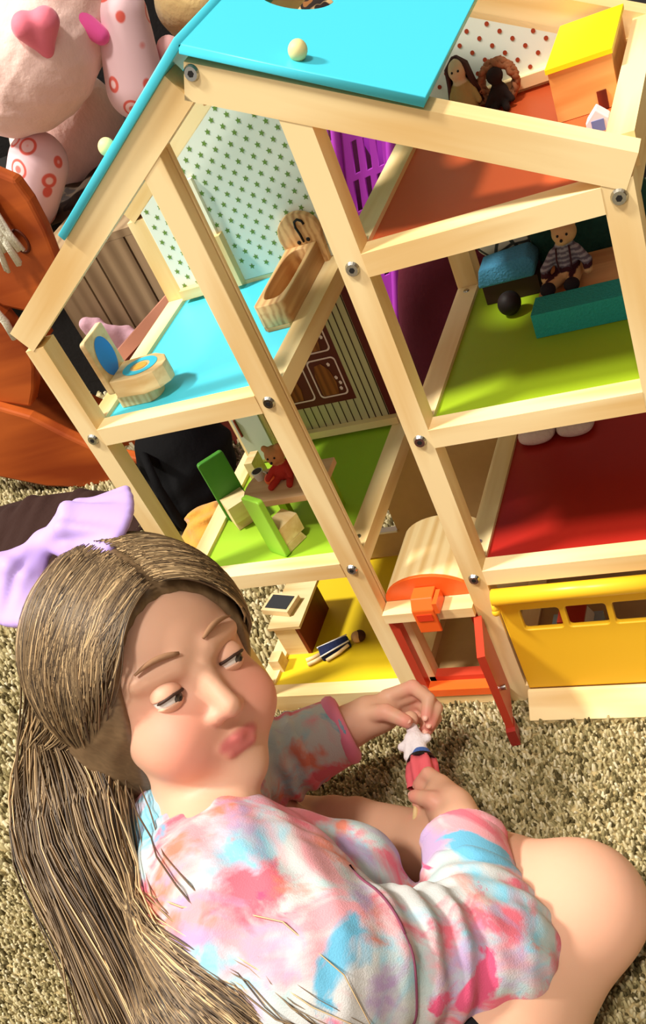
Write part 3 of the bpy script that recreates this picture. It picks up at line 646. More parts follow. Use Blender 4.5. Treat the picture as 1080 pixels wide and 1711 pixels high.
cr = n.new('ShaderNodeValToRGB'); cr.color_ramp.elements[0].position = .06; cr.color_ramp.elements[0].color = srgb(58, 64, 58); cr.color_ramp.elements[1].position = .09; cr.color_ramp.elements[1].color = srgb(200, 196, 175); l.new(vo.outputs['Distance'], cr.inputs['Fac']); l.new(cr.outputs['Color'], b.inputs['Base Color']); b.inputs['Roughness'].default_value = .9
tag(soft_obj('quilted_cushion', P, F, m), 'white quilted cushion with dark lattice lines behind the blue pillow', 'cushion')
t = empty('toy_ball', 'small black toy ball on the green bedroom floor', 'ball', (.131, .195, zg)); ball('ball', (.131, .195, zg + .0125), .0125, plain('black_rubber', srgb(28, 18, 16), .6), t)
# living room
zr = Zrd + .0065; PKC = plain('pale_pink_cloth', srgb(222, 190, 180), .9, bump=.5, scale=250)
for x0, x1, dy, lb in ((.086, .129, .0, 'left one of two pale pink cushions on the dark red floor'), (.131, .176, .004, 'right one of two pale pink cushions on the dark red floor')):
    s = Soft((x0 - .01, .2, zr - .006), (x1 + .01, .28, zr + .03), .0016); cx = (x0 + x1) / 2
    for u in (-1, 1):
        for v in (-1, 1): s.ell((cx + u * .0085, .238 + dy + v * .0085, zr + .0085), (.0135, .0135, .0082), .012)
    P, F = s.mesh(1); P[:, 2] = np.maximum(P[:, 2], zr + .0003); tag(soft_obj('small_cushion', P, F, PKC), lb, 'cushion', 'pale pink cushions on the dark red floor')
# toy car in the garage
t = empty('toy_car', 'small pale blue toy car with red roof parked behind the yellow garage door', 'toy car', (.135, .075, .046))
zc = .046; CB = plain('pale_blue_paint', srgb(170, 200, 215), .35)
box('car_body', .108, .168, .055, .092, zc + .006, zc + .028, CB, t, bevel=.005); prism('car_cabin', [(.116, zc + .0283), (.160, zc + .0283), (.152, zc + .045), (.122, zc + .045)], .058, .089, 'Y', WHITEC, t, bevel=.003); box('car_roof', .121, .153, .057, .090, zc + .0452, zc + .049, REDP, t, bevel=.0015)
for x in (.120, .156):
    for y in (.0535, .0935): cyl('wheel', (x, y - .003, zc + .0092), (x, y + .003, zc + .0092), .009, BLACK, t, bevel=.001)
# orange clip hooked over the little lintel
t = empty('plastic_clip', 'bright orange plastic clip hooked over the entrance lintel', 'clip', (-.001, 0, .19))
hook = [(.016, .1935), (.016, .2115), (-.003, .2115), (-.0125, .200), (-.0125, .1645), (-.0085, .1645), (-.0085, .1925)]
bm = bmesh.new(); bm_prism(bm, hook, -.014, .013, 'X'); finish('hook', bm, ORP, t, bevel=.0012)
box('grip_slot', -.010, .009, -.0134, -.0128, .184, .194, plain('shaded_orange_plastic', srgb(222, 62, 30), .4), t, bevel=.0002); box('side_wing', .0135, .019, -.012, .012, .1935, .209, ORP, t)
# ------------------------------------------------------------------ things behind and beside the house
# rocking horse
t = empty('rocking_horse', 'orange-brown wooden rocking horse with white yarn mane left of the dollhouse', 'rocking horse', (-.95, .70, G))
nb = [(-.80, .652), (-.765, .622), (-.735, .598), (-.730, .562), (-.734, .511), (-.750, .443), (-.765, .415), (-.80, .392), (-.86, .385), (-.91, .41), (-.955, .47), (-.93, .56), (-.87, .63)]
prism('neck_board', nb, .668, .694, 'Y', HORSE, t, bevel=.006)
tube('knot_hole', [(-.792 + .014 * math.cos(a), .6676, .508 + .020 * math.sin(a)) for a in np.linspace(0, 2 * PI, 21)[:-1]], .0028, plain('burnt_brown_wood', srgb(95, 38, 14), .5), t, 6, closed=True)
sb = [(-1.0, .478), (-.935, .432), (-.912, .40), (-.905, .36), (-.899, .329), (-.918, .290), (-.952, .247), (-.985, .214), (-1.061, .243), (-1.13, .286), (-1.13, .42)]
prism('body_board', sb, .655, .690, 'Y', HORSE, t, bevel=.006)
rk = [(-1.24, .36), (-1.16, .325), (-1.105, .295), (-1.049, .243), (-.985, .205), (-.932, .150), (-.875, .097), (-.792, .060), (-.715, .050), (-.690, .046), (-.687, .030), (-.72, .0215), (-.818, .0208), (-.974, .0208), (-1.06, .040), (-1.17, .088), (-1.25, .15)]
prism('rocker', rk, .635, .662, 'Y', HORSE, t, bevel=.006); prism('rocker', rk, .752, .778, 'Y', HORSE, t, bevel=.006)
box('seat_plank', -1.12, -.93, .66, .775, .30, .325, HORSE, t, bevel=.006)
YARN = plain('white_yarn', srgb(225, 220, 200), .95, bump=.5, scale=300)
bm = bmesh.new(); rr = random.Random(3)
for i in range(26):
    a = rr.uniform(-.02, .02); b_ = rr.uniform(-.02, .02); L = rr.uniform(.75, 1.1)
    p0 = Vector((-.80 + a * .5, .664, .596 + b_ * .6)); bm_tube(bm, [p0, p0 + Vector((-.004 + a * .3, -.014, -.03 * L)), p0 + Vector((-.010 + a * .9, -.018 - .004 * rr.random(), -.065 * L)), p0 + Vector((-.018 + a * 1.6, -.016, -.098 * L + b_ * .5))], [.005, .0055, .005, .0035], 6)
finish('mane', bm, YARN, t, smooth=True)
tube('rope_rein', [(-.965, .648, .498), (-.93, .641, .455), (-.905, .639, .425), (-.900, .640, .395), (-.906, .642, .360)], [.006, .007, .0065, .0075, .006], YARN, t, 8)
# plank fronted toy chest
t = empty('toy_chest', 'beige toy chest with upright planks behind the left rooms', 'chest', (-.66, .9, G))
CHW = wood('beige_plank', srgb(160, 136, 104), srgb(120, 98, 72), along='Z', scale=10)
xs = [-.90, -.815, -.768, -.69, -.61, -.53, -.45]
for a, b_ in zip(xs[:-1], xs[1:]): box('plank', a + .0022, b_ - .0022, .80, .815, G + .001, .418, CHW, t, bevel=.002)
box('carcass', -.90, -.45, .8155, .97, G + .001, .410, plain('chest_inside_brown', srgb(60, 40, 28), .8), t); box('lid', -.905, -.445, .80, .975, .4185, .432, CHW, t)
# brown tray with the light on its top edge coloured in, and pink cloth on it
t = empty('wooden_tray', 'dark red-brown wooden tray leaning by the toy chest', 'tray', (-.72, .74, G))
TRW = plain('red_brown_wood', srgb(120, 52, 40), .4, var=.15, scale=20)
P0 = [Vector(p) for p in ((-.755, .70, .252), (-.600, .715, .324))]
bar('tray_lit_edge', P0[0], P0[1], .014, .022, plain('lit_edge_pink_brown', srgb(215, 150, 125), .4), t, bevel=.004); 
bm = bmesh.new(); v = [bm.verts.new(p) for p in ((-.755, .700, .245), (-.600, .715, .317), (-.575, .69, .022), (-.735, .675, .022))]; f = bm.faces.new(v); ex = bmesh.ops.extrude_face_region(bm, geom=[f]); bmesh.ops.translate(bm, verts=[e for e in ex['geom'] if isinstance(e, bmesh.types.BMVert)], vec=(0, .012, 0)); bmesh.ops.recalc_face_normals(bm, faces=bm.faces[:])
finish('tray_board', bm, TRW, t, bevel=.002)
s = Soft((-.90, .70, .10), (-.66, .80, .40), .005)
for i in range(7): s.cap((-.84 + i * .018, .762 + .008 * math.sin(i * 2), .300 - .010 * i), (-.80 + i * .016, .758 + .008 * math.cos(i * 2.3), .125), .014, .017, .012)
P, F = s.mesh(1); tag(soft_obj('pink_cloth', P, F, plain('pink_lilac_cloth', srgb(222, 175, 190), .9, bump=.4, scale=80)), 'pink and lilac cloth hanging over the front of the toy chest', 'cloth')
# black backpack and mustard blanket on the carpet
s = Soft((-.78, .36, .0), (-.48, .72, .36), .006)
BKM = plain('black_nylon', srgb(9, 8, 9), .85, .1, bump=.8, scale=30)
s.ell((-.615, .535, .115), (.085, .10, .095), .03); s.ell((-.60, .47, .075), (.07, .07, .055), .03)
s.bump(lambda x, y, z: .006 * np.sin(38 * x + 3 * np.sin(30 * z)) * np.sin(44 * z + 20 * y)); P, F = s.mesh(2); P[:, 2] = np.maximum(P[:, 2], G + .004); t = empty('backpack', 'black backpack lying on the carpet left of the dollhouse', 'backpack', (-.61, .51, G)); bo = soft_obj('pack_body', P, F, BKM, t)
for o_ in (0, .05): tube('strap', [(-.66 + o_, .45, .165), (-.655 + o_, .425, .20), (-.64 + o_, .395, .15), (-.63 + o_, .385, .08), (-.63 + o_, .40, .03)], .008, BKM, t)
MUST = plain('mustard_fleece', srgb(200, 140, 50), .95, bump=.7, scale=60, var=.2, sheen=.3)
for c, r, lb in (((-.705, .655, .15), (.085, .045, .06), 'crumpled mustard blanket behind the black backpack'), ((-.525, .385, .055), (.05, .055, .04), 'mustard cushion in front of the black backpack'), ((-.49, .28, .045), (.045, .05, .03), 'small mustard cloth on the carpet by the left wall of the dollhouse')):
    c = np.array(c); s = Soft(c - .15, c + .15, .005); rr = random.Random(int(c[0] * -1000))
    s.ell(c, r, .02)
    for i in range(10): a = rr.uniform(0, 6.28); s.cap(c + np.array((math.cos(a) * r[0] * .8, math.sin(a) * r[1] * .8, -r[2] * .2)), c + np.array((math.cos(a + 1) * r[0] * .3, math.sin(a + 1) * r[1] * .3, r[2] * .75)), .014, .012, .015)
    s.bump(lambda x, y, z: .006 * np.sin(90 * x + 4 * np.sin(50 * z + 30 * y)) * np.sin(80 * z + 60 * y))
    s.ell(c + (0, 0, -r[2] * .5), (r[0] * 1.05, r[1] * 1.05, r[2] * .6), .02)
    P, F = s.mesh(1); P[:, 2] = np.maximum(P[:, 2], G + .004); tag(soft_obj('mustard_cloth', P, F, MUST), lb, 'blanket' if 'blanket' in lb else ('cushion' if 'cushion' in lb else 'cloth'))
# purple slotted hamper
t = empty('laundry_hamper', 'purple plastic laundry hamper with rows of dark slots behind the dollhouse', 'hamper', (-.15, .57, G))
PUR = plain('purple_plastic', srgb(178, 62, 190), .3, .5)
hx = lambda z: -.080 + (z - .386) * .32                         # the hamper widens upwards
slots = []
for k in range(7):
    for r_ in range(5):
        z0 = .375 + r_ * .046; x = hx(z0) - .022 - k * .0165
        if k == 3 or x < -.205: continue
        slots.append([(x, z0), (x + .0075, z0 + .001), (x + .0165, z0 + .039), (x + .009, z0 + .038)])
plate('hamper_front', [(-.20, .03), (hx(.03) , .03), (hx(.60), .60), (-.225, .60)], slots, .004, XZ(.470), PUR, t, bevel=.0006)
def slab(nm, pts, y0, y1): return prism(nm, pts, y0, y1, 'Y', PUR, t)
slab('hamper_side', [(hx(.03) - .0035, .03), (hx(.03), .03), (hx(.60), .60), (hx(.60) - .0035, .60)], .4722, .68); slab('hamper_side', [(-.20, .03), (-.1965, .03), (-.2215, .60), (-.225, .60)], .4722, .68)
slab('hamper_back', [(-.196, .03), (hx(.03) - .004, .03), (hx(.60) - .004, .60), (-.221, .60)], .676, .68); box('hamper_floor', -.197, hx(.03) - .004, .4725, .676, G + .001, .03, PUR, t)
tube('hamper_rim', [(-.228, .467, .602), (hx(.6) + .002, .467, .602), (hx(.6) + .002, .684, .602), (-.228, .684, .602)], .008, PUR, t, 8, closed=True)
cyl('rib', (hx(.06) - .004, .466, .06), (hx(.59) - .004, .466, .59), .0065, PUR, t); cyl('rib', (hx(.36) - .072, .466, .36), (hx(.59) - .078, .466, .59), .006, PUR, t)
s = Soft((-.30, .45, .02), (.0, .7, .7), .01); s.ell((-.15, .575, .34), (.042, .085, .22), .03); P, F = s.mesh(1); P[:, 2] = np.maximum(P[:, 2], .0325); tag(soft_obj('laundry', P, F, plain('maroon_laundry', srgb(70, 18, 48), .95, bump=.5, scale=60)), 'dark maroon laundry seen through the slots of the purple hamper', 'laundry')
# maroon bag
s = Soft((-.14, .29, .0), (.20, .50, .56), .006)
s.ell((.028, .392, .20), (.118, .070, .29), .03); s.ell((.045, .395, .10), (.092, .062, .10), .03)
P, F = s.mesh(2); P[:, 2] = np.maximum(P[:, 2], G + .004); t = empty('fabric_bag', 'dark maroon fabric bag standing between the dollhouse and the purple hamper', 'bag', (.04, .39, G)); soft_obj('bag_body', P, F, plain('maroon_canvas', srgb(84, 16, 34), .85, bump=.4, scale=90), t)
tube('bag_handle', [(.0, .385, .455), (.012, .388, .505), (.042, .392, .53), (.072, .396, .505), (.085, .398, .455)], .007, plain('maroon_webbing', srgb(60, 14, 26), .85), t)
# dark sofa with cushions and plush animals
SOFA = plain('dark_sofa_cloth', srgb(20, 15, 14), .9, bump=.3, scale=80)
t = empty('sofa', 'dark brown sofa behind the toys at the far side', 'sofa', (-.6, 1.5, G))
box('sofa_base', -1.9, .5, 1.02, 1.95, G + .001, .30, SOFA, t, bevel=.02, seg=3); box('seat_cushion', -1.88, -.72, 1.0, 1.68, .3005, .42, SOFA, t, bevel=.03, seg=4); box('seat_cushion', -.70, .48, 1.0, 1.68, .3005, .42, SOFA, t, bevel=.03, seg=4); box('sofa_back', -1.9, .5, 1.70, 1.95, .3005, .88, SOFA, t, bevel=.05, seg=4)
def leopard(dark=False):
    m, n, l, b = newmat('leopard_print'); tc = n.new('ShaderNodeTexCoord'); vo = n.new('ShaderNodeTexVoronoi'); vo.inputs['Scale'].default_value = 24; nz = n.new('ShaderNodeTexNoise'); nz.inputs['Scale'].default_value = 18
    l.new(tc.outputs['Object'], nz.inputs['Vector']); mx = n.new('ShaderNodeMix'); mx.data_type = 'RGBA'; mx.inputs[0].default_value = .12; l.new(tc.outputs['Object'], mx.inputs[6]); l.new(nz.outputs['Color'], mx.inputs[7]); l.new(mx.outputs[2], vo.inputs['Vector'])
    cr = n.new('ShaderNodeValToRGB'); e = cr.color_ramp.elements; e[0].position = .0; c0 = srgb(150, 95, 45) if not dark else srgb(48, 34, 22); e[0].color = c0; e[1].position = .22; e[1].color = c0
    for p, c in ((.25, srgb(35, 20, 12)), (.44, srgb(35, 20, 12)), (.50, srgb(215, 178, 125) if not dark else srgb(70, 52, 34))): x = e.new(p); x.color = c
    l.new(vo.outputs['Distance'], cr.inputs['Fac']); l.new(cr.outputs['Color'], b.inputs['Base Color']); b.inputs['Roughness'].default_value = .9; return m
LEO = leopard()
def pillow(name, c, r, mat, lb, cat, h=.008, B=None):
    c = np.array(c); R = max(r) * 1.3; s = Soft(c - R, c + R, h); s.ell(c, r, .01, B)
    P, F = s.mesh(1); return tag(soft_obj(name, P, F, mat), lb, cat)
pillow('leopard_cushion', (-.375, 1.29, .53), (.13, .10, .108), LEO, 'leopard print cushion on the sofa behind the blue roof', 'cushion')
s = Soft((-1.12, .97, .38), (-.80, 1.2, .52), .006); rr = random.Random(8)
for i in range(12): s.cap((-1.06 + i * .02, 1.0, .425), (-1.03 + i * .018, 1.13, .432 + .012 * math.sin(i * 1.9)), .016, .018, .014)
P, F = s.mesh(1); P[:, 2] = np.maximum(P[:, 2], .4215); tag(soft_obj('leopard_throw', P, F, leopard(True)), 'dark leopard print throw lying on the sofa under the pink plush', 'throw')
# pink plush
PLUSH = plain('pale_pink_plush', srgb(246, 208, 196), .95, bump=.8, scale=45, var=.06, sheen=.5)
def printed():
    m, n, l, b = newmat('pink_flower_print'); tc = n.new('ShaderNodeTexCoord'); vo = n.new('ShaderNodeTexVoronoi'); vo.inputs['Scale'].default_value = 21; vo.inputs['Randomness'].default_value = .8; l.new(tc.outputs['Object'], vo.inputs['Vector'])
    cr = n.new('ShaderNodeValToRGB'); cr.color_ramp.interpolation = 'LINEAR'; e = cr.color_ramp.elements; e[0].position = 0; e[0].color = srgb(226, 105, 95); e[1].position = .13; e[1].color = srgb(232, 120, 110)
    for p, c in ((.17, srgb(245, 205, 205)), (.27, srgb(245, 205, 205)), (.30, srgb(222, 92, 78)), (.36, srgb(222, 92, 78)), (.40, srgb(238, 200, 206))): x = e.new(p); x.color = c
    l.new(vo.outputs['Distance'], cr.inputs['Fac']); l.new(cr.outputs['Color'], b.inputs['Base Color']); b.inputs['Roughness'].default_value = .9; b.inputs['Sheen Weight'].default_value = .3
    return m
PRT = printed(); HOT = plain('hot_pink_felt', srgb(240, 90, 165), .9, sheen=.3)
t = empty('plush_animal', 'big pale pink plush animal with heart nose and flower printed limbs on the sofa', 'plush toy', (-.85, 1.1, .42))
s = Soft((-1.2, .82, .40), (-.55, 1.4, 1.0), .007)
s.ell((-.83, 1.01, .690), (.125, .115, .108), .03); s.ell((-.90, .99, .650), (.075, .07, .055), .05); s.ell((-.80, 1.12, .745), (.15, .13, .13), .03)
s.bump(lambda x, y, z: .0022 * np.sin(x * 95 + 3 * np.sin(z * 40)) * np.sin(z * 88 + y * 30))
P, F = s.mesh(1); bo = soft_obj('plush_head', P, F, PLUSH, t)
s = Soft((-1.2, .95, .40), (-.55, 1.35, .75), .007); s.ell((-.97, 1.20, .52), (.12, .13, .115), .03); P, F = s.mesh(1); P[:, 2] = np.maximum(P[:, 2], .4215); soft_obj('plush_body', P, F, PLUSH, t)
s = Soft((-.80, .95, .40), (-.58, 1.25, .78), .006); s.cap((-.665, 1.09, .685), (-.695, 1.075, .575), .047, .056, .02); P, F = s.mesh(1); soft_obj('plush_arm', P, F, PRT, t)
s = Soft((-1.12, .86, .40), (-.84, 1.12, .65), .006); s.cap((-.915, .985, .535), (-.965, .965, .482), .058, .054, .02); P, F = s.mesh(1); P[:, 2] = np.maximum(P[:, 2], .4215); soft_obj('plush_leg', P, F, PRT, t)
s = Soft((-1.2, .82, .40), (-.55, 1.4, 1.0), .005)                       # heart shaped nose
nc = np.array((-.737, .935, .730)); ux = np.array((.80, .36, -.20)); uz = np.array((.18, -.1, .98))
s.cap(nc - ux * .020 + uz * .014, nc - uz * .03, .024, .010, .012); s.cap(nc + ux * .020 + uz * .014, nc - uz * .03, .024, .010, .012)
P, F = s.mesh(1); soft_obj('heart_nose', P, F, plain('rose_pink_felt', srgb(238, 120, 140), .7, sheen=.3), t)
s = Soft((-1.0, .95, .55), (-.55, 1.35, 1.0), .006); s.chain([(-.80, 1.02, .79), (-.735, 1.03, .745), (-.69, 1.035, .675)], [.026, .024, .016], .02); P, F = s.mesh(1); soft_obj('hot_pink_band', P, F, HOT, t)
ball('eye', (-.868, 1.015, .768), .014, BLACK, t)
tube('mouth_stitch', [(-.93, .925, .682), (-.91, .905, .668), (-.885, .892, .66), (-.86, .889, .66)], .0025, plain('pink_thread', srgb(225, 130, 135), .8), t)
# cream plush beside it
t = empty('cream_plush', 'cream plush animal with pink ribbon tucked behind the blue roof edge', 'plush toy', (-.60, 1.24, .42))
s = Soft((-.80, 1.1, .40), (-.40, 1.45, .80), .007); s.ell((-.60, 1.28, .635), (.095, .08, .07), .03); s.ell((-.60, 1.30, .52), (.10, .09, .115), .03); P, F = s.mesh(1); P[:, 2] = np.maximum(P[:, 2], .4215)
soft_obj('plush_body', P, F, plain('cream_plush_fur', srgb(235, 205, 140), .95, bump=.8, scale=45, sheen=.4), t)
s = Soft((-.75, 1.05, .48), (-.50, 1.3, .70), .006); s.cap((-.66, 1.15, .56), (-.63, 1.13, .60), .03, .022, .01); s.cap((-.63, 1.135, .595), (-.60, 1.14, .575), .02, .022, .01); P, F = s.mesh(1); soft_obj('ribbon', P, F, plain('pale_pink_ribbon', srgb(240, 185, 185), .8), t)
# clutter right of the house
pillow('green_cushion', (.33, .62, .09), (.14, .10, .075), plain('grey_green_cloth', srgb(92, 100, 78), .95, bump=.5, scale=70, var=.3), 'grey green cushion on the carpet behind the right side of the dollhouse', 'cushion')
pillow('dark_cushion', (.25, .86, .13), (.16, .12, .115), plain('dark_green_grey_cloth', srgb(40, 48, 38), .95, bump=.5, scale=70, var=.3), 'dark green cushion on the carpet farthest behind the right side', 'cushion')
s = Soft((-.08, .28, .0), (.03, .36, .1), .0025); s.ell((-.028, .318, .035), (.016, .014, .014), .01); s.ell((-.015, .316, .032), (.012, .011, .011), .01); P, F = s.mesh(1); P[:, 2] = np.maximum(P[:, 2], G + .004); tag(soft_obj('white_sock', P, F, WHITEC), 'small crumpled white sock on the carpet behind the dollhouse', 'sock')

s = Soft((-1.45, .26, .0), (-.68, .68, .09), .007); rr = random.Random(21)
s.ell((-1.06, .47, .03), (.34, .15, .018), .01)
for i in range(16):
    x = -1.32 + i * .036; s.cap((x, .38 + rr.uniform(-.03, .03), .032), (x + rr.uniform(-.06, .06), .57 + rr.uniform(-.02, .02), .036), .014, .017, .014)
P, F = s.mesh(1); P[:, 2] = np.maximum(P[:, 2], G + .004); tag(soft_obj('dark_brown_layer', P, F, plain('dark_brown_matte', srgb(46, 24, 18), .95, bump=.5, scale=60)), 'low dark brown layer with folds on the carpet in front of the rocking horse', 'blanket')  # low dark brown folds laid over the carpet
# ------------------------------------------------------------------ the child (one body surface; clothes, hair, bow are its parts)
def nz_(v): v = np.array(v, float); return v / np.linalg.norm(v)
Hc = np.array((-.163, -.252, .37)); HF = nz_((.87, -.32, .36)); HU = np.array((-.28, .40, .87)); HU = nz_(HU - HF * (HU @ HF)); HL = np.cross(HU, HF); HB = np.stack([HF, HL, HU], 1)
HS = 1.13
def hp(f, l, u): return Hc + HS * (HF * f + HL * l + HU * u)
child = empty('person', 'seated person in tie-dye hoodie with lavender hair bow holding a small toy doll', 'person', (-.03, -.42, G))
neck0 = np.array((-.085, -.385, .268)); chest = np.array((-.066, -.425, .236)); mid = np.array((-.045, -.487, .185)); pelv = np.array((-.025, -.555, .125))
shR = np.array((.040, -.472, .248)); elR = np.array((.128, -.402, .148)); wrR = np.array((.075, -.262, .133))
shL = np.array((-.168, -.345, .238)); elL = np.array((-.215, -.205, .135)); wrL = np.array((-.090, -.123, .131))
hipR = np.array((.065, -.565, .10)); knR = np.array((.187, -.318, .088)); anR = np.array((-.09, -.205, .052))
hipL = np.array((-.11, -.53, .10)); knL = np.array((-.195, -.235, .078)); anL = np.array((-.01, -.30, .040))
s = Soft((-.36, -.70, G - .01), (.29, -.04, .56), .0026)
# head
s.ell(hp(-.004, 0, .026), np.array((.094, .079, .086)) * HS, .01, HB); s.ell(hp(.030, 0, -.040), np.array((.058, .060, .066)) * HS, .03, HB)
s.ell(hp(.066, 0, -.088), np.array((.020, .022, .017)) * HS, .025)
for d in (-1, 1):
    s.ell(hp(.058, d * .034, -.040), np.array((.030, .028, .028)) * HS, .02, HB)
    s.ell(hp(.097, d * .031, .001), np.array((.018, .019, .0125)) * HS, .012, HB, cut=True)
    s.ell(hp(-.010, d * .068, -.016), np.array((.016, .007, .024)) * HS, .006, HB)
    s.cap(hp(.083, d * .016, .018), hp(.072, d * .047, .019), .0075 * HS, .006 * HS, .012)
s.cap(hp(.086, 0, .004), hp(.1015, 0, -.028), .0065 * HS, .0095 * HS, .012)
for d in (-1, 1): s.ell(hp(.092, d * .010, -.032), np.array((.008, .007, .0065)) * HS, .006, HB)
s.cap(hp(.085, -.015, -.0575), hp(.0875, 0, -.0555), .0034 * HS, .0042 * HS, .008); s.cap(hp(.085, .015, -.0575), hp(.0875, 0, -.0555), .0034 * HS, .0042 * HS, .008)
s.cap(hp(.0845, -.011, -.0642), hp(.0845, .011, -.0642), .0048 * HS, k=.005)
s.cap(hp(-.02, 0, -.07), neck0, .045, .047, .02)
# trunk and limbs
s.chain([neck0, chest, mid, pelv], [.05, .080, .085, .098], .03)
for sh, el, wr in ((shR, elR, wrR), (shL, elL, wrL)): s.cap(chest, sh, .06, .044, .03); s.chain([sh, el, wr], [.042, .036, .0255], .012)
s.chain([pelv, hipR], [.09, .078], .03); s.chain([pelv, hipL], [.09, .075], .03)
tm = (hipR + knR) / 2 + np.array((.006, 0, .004)); s.chain([hipR, tm, knR], [.078, .073, .0600], .02); s.ell(knR + (.002, -.004, .004), (.064, .063, .060), .02)
cm = knR * .45 + anR * .55 + np.array((0, 0, .004)); s.chain([knR, cm, anR], [.052, .044, .030], .02); s.chain([anR, anR + (-.035, .01, -.006), anR + (-.085, .03, -.012)], [.028, .026, .016], .012)
s.chain([hipL, (hipL + knL) / 2, knL], [.075, .068, .052], .02); s.chain([knL, knL * .5 + anL * .5, anL], [.046, .036, .026], .015); s.chain([anL, anL + (.06, -.03, -.004)], [.024, .015], .01)
# hands: palm, thumb leaving its side, four bent fingers of different length
A_ = np.array
RP = dict(palm=[wrR, (.061, -.240, .134), (.046, -.224, .131)], pr=[.0215, .0225, .0215],
    thumb=[(.066, -.247, .142), (.048, -.241, .152), (.024, -.233, .148)], index=[(.044, -.210, .140), (.027, -.197, .137), (.013, -.200, .124)],
    middle=[(.040, -.212, .133), (.018, -.204, .125), (.013, -.213, .109)], ring=[(.038, -.222, .124), (.013, -.217, .112), (.016, -.222, .099)], pinky=[(.036, -.233, .117), (.012, -.229, .104), (.017, -.234, .095)])
LP = dict(palm=[wrL, (-.066, -.112, .135), (-.052, -.106, .132)], pr=[.0215, .0225, .0215],
    thumb=[(-.066, -.119, .147), (-.036, -.121, .152), (-.013, -.128, .143)], index=[(-.045, -.092, .145), (-.013, -.083, .150), (.008, -.098, .145), (.006, -.116, .136)],
    middle=[(-.042, -.093, .135), (-.007, -.081, .138), (.013, -.100, .131), (.008, -.119, .125)], ring=[(-.046, -.096, .125), (-.015, -.083, .124), (.009, -.104, .118), (.001, -.121, .115)], pinky=[(-.050, -.103, .117), (-.023, -.092, .113), (-.003, -.106, .109), (-.010, -.119, .107)])
nails = []
for Hd in (RP, LP):
    s.chain(Hd['palm'], Hd['pr'], .010)
    for nm, rr_ in (('thumb', (.0110, .0098, .0078)), ('index', (.0090, .0082, .0074, .0064)), ('middle', (.0092, .0083, .0075, .0065)), ('ring', (.0088, .0079, .0071, .0062)), ('pinky', (.0080, .0071, .0063, .0056))):
        pts = [A_(p) for p in Hd[nm]]; s.cap(A_(Hd['palm'][-1]) if nm != 'thumb' else A_(Hd['palm'][1]), pts[0], .012, rr_[0], .006); s.chain(pts, rr_[:len(pts)], .0022); nails.append((pts[-1], pts[-2]))
P, F = s.mesh(1); P[:, 2] = np.maximum(P[:, 2], G + .004)
SK = rgb(216, 166, 138); spots = []
for d in (-1, 1): spots += [(hp(.075, d * .040, -.035), .034, rgb(226, 150, 128), .05)]
for p in (RP, LP):
    for nm in ('index', 'middle', 'ring', 'pinky', 'thumb'): spots += [(A_(p[nm][1]), .010, rgb(228, 158, 138), .012), (A_(p[nm][-1]), .009, rgb(228, 140, 128), .012)]
spots += [(knR, .07, rgb(230, 172, 146), .06), (hp(.094, 0, -.030), .012, rgb(226, 158, 136), .02)]
for l_ in np.linspace(-1, 1, 9): spots += [(hp(.0905 - .0045 * abs(l_) ** 1.4, l_ * .0145, -.0558 - .0018 * abs(l_)), .0058, rgb(205, 112, 106), .004), (hp(.0885 - .003 * l_ * l_, l_ * .0105, -.0642), .0058, rgb(208, 118, 110), .004)]
body = soft_obj('body', P, F, colmat('skin', .5, .3, sss=.25), child, paint(P, SK, spots))
# eyes looking down, lashes, brows
EYW = plain('eye_white', srgb(235, 228, 222), .2, .5); IRIS = plain('iris', srgb(70, 58, 48), .2, .5); LASH = plain('dark_lashes', srgb(62, 40, 30), .6); BROW = plain('brown_brow', srgb(150, 110, 80), .8); LIDM = plain('eyelid_skin', srgb(226, 170, 142), .5, .3, sss=.2)
for d in (-1, 1):
    c = hp(.0745, d * .031, .000); e = ball('eye', c, .0128 * HS, EYW, body)
    g = nz_(HF * .80 - HU * .36 + HL * .34); ball('iris', c + g * .0078 * HS, .0064 * HS, IRIS, e); ball('pupil', c + g * .0108 * HS, .0037 * HS, BLACK, e)
    R_ = .0141 * HS; edge = lambda q: c + R_ * (math.cos(q * 1.15) * (HF * .99 + HU * .06) + HL * math.sin(q * 1.15) * .98 - HU * .10 * abs(q))
    tube('lashes', [edge(q) for q in np.linspace(-1, 1, 13)], [.0008] + [.0015] * 11 + [.0008], LASH, e, 6)
    s2 = Soft(c - .028, c + .028, .0012); s2.ell(c, (R_,) * 3, .0005); s2.ell(c - HU * (.3 - .0006) + HF * .0, (.3,) * 3, .0008, cut=True); s2.ell(c - HF * .3, (.298,) * 3, .0008, cut=True)
    P2, F2 = s2.mesh(1); soft_obj('eyelid', P2, F2, LIDM, e)
    s2 = Soft(c - .028, c + .028, .0012); s2.ell(c, (R_,) * 3, .0005); s2.ell(c + HU * (.3 - .0068), (.3,) * 3, .0008, cut=True); s2.ell(c - HF * .3, (.298,) * 3, .0008, cut=True)
    P2, F2 = s2.mesh(1); soft_obj('eyelid', P2, F2, LIDM, e)
    tube('eyebrow', [hp(.0925 - .012 * abs(q_) ** 1.5, d * (.012 + .036 * q_), .0265 + .0045 * math.sin(q_ * 2.8)) for q_ in np.linspace(0, 1, 8)], [.0016, .0026, .0030, .0030, .0028, .0024, .0018, .0010], BROW, body, 6)
for p_, q_ in nails:
    d_ = nz_(p_ - q_); up_ = nz_(A_((.2, -.3, 1)) - d_ * (A_((.2, -.3, 1)) @ d_)); B_ = np.stack([d_, np.cross(up_, d_), up_], 1)
    bm = bmesh.new(); bm_ball(bm, p_ + up_ * .0048 + d_ * .0025, (.0042, .0036, .0014), 10, 6, Matrix(B_.tolist()).to_4x4()); finish('nail', bm, plain('nail_pink', srgb(236, 176, 156), .35, .4), body, smooth=True)
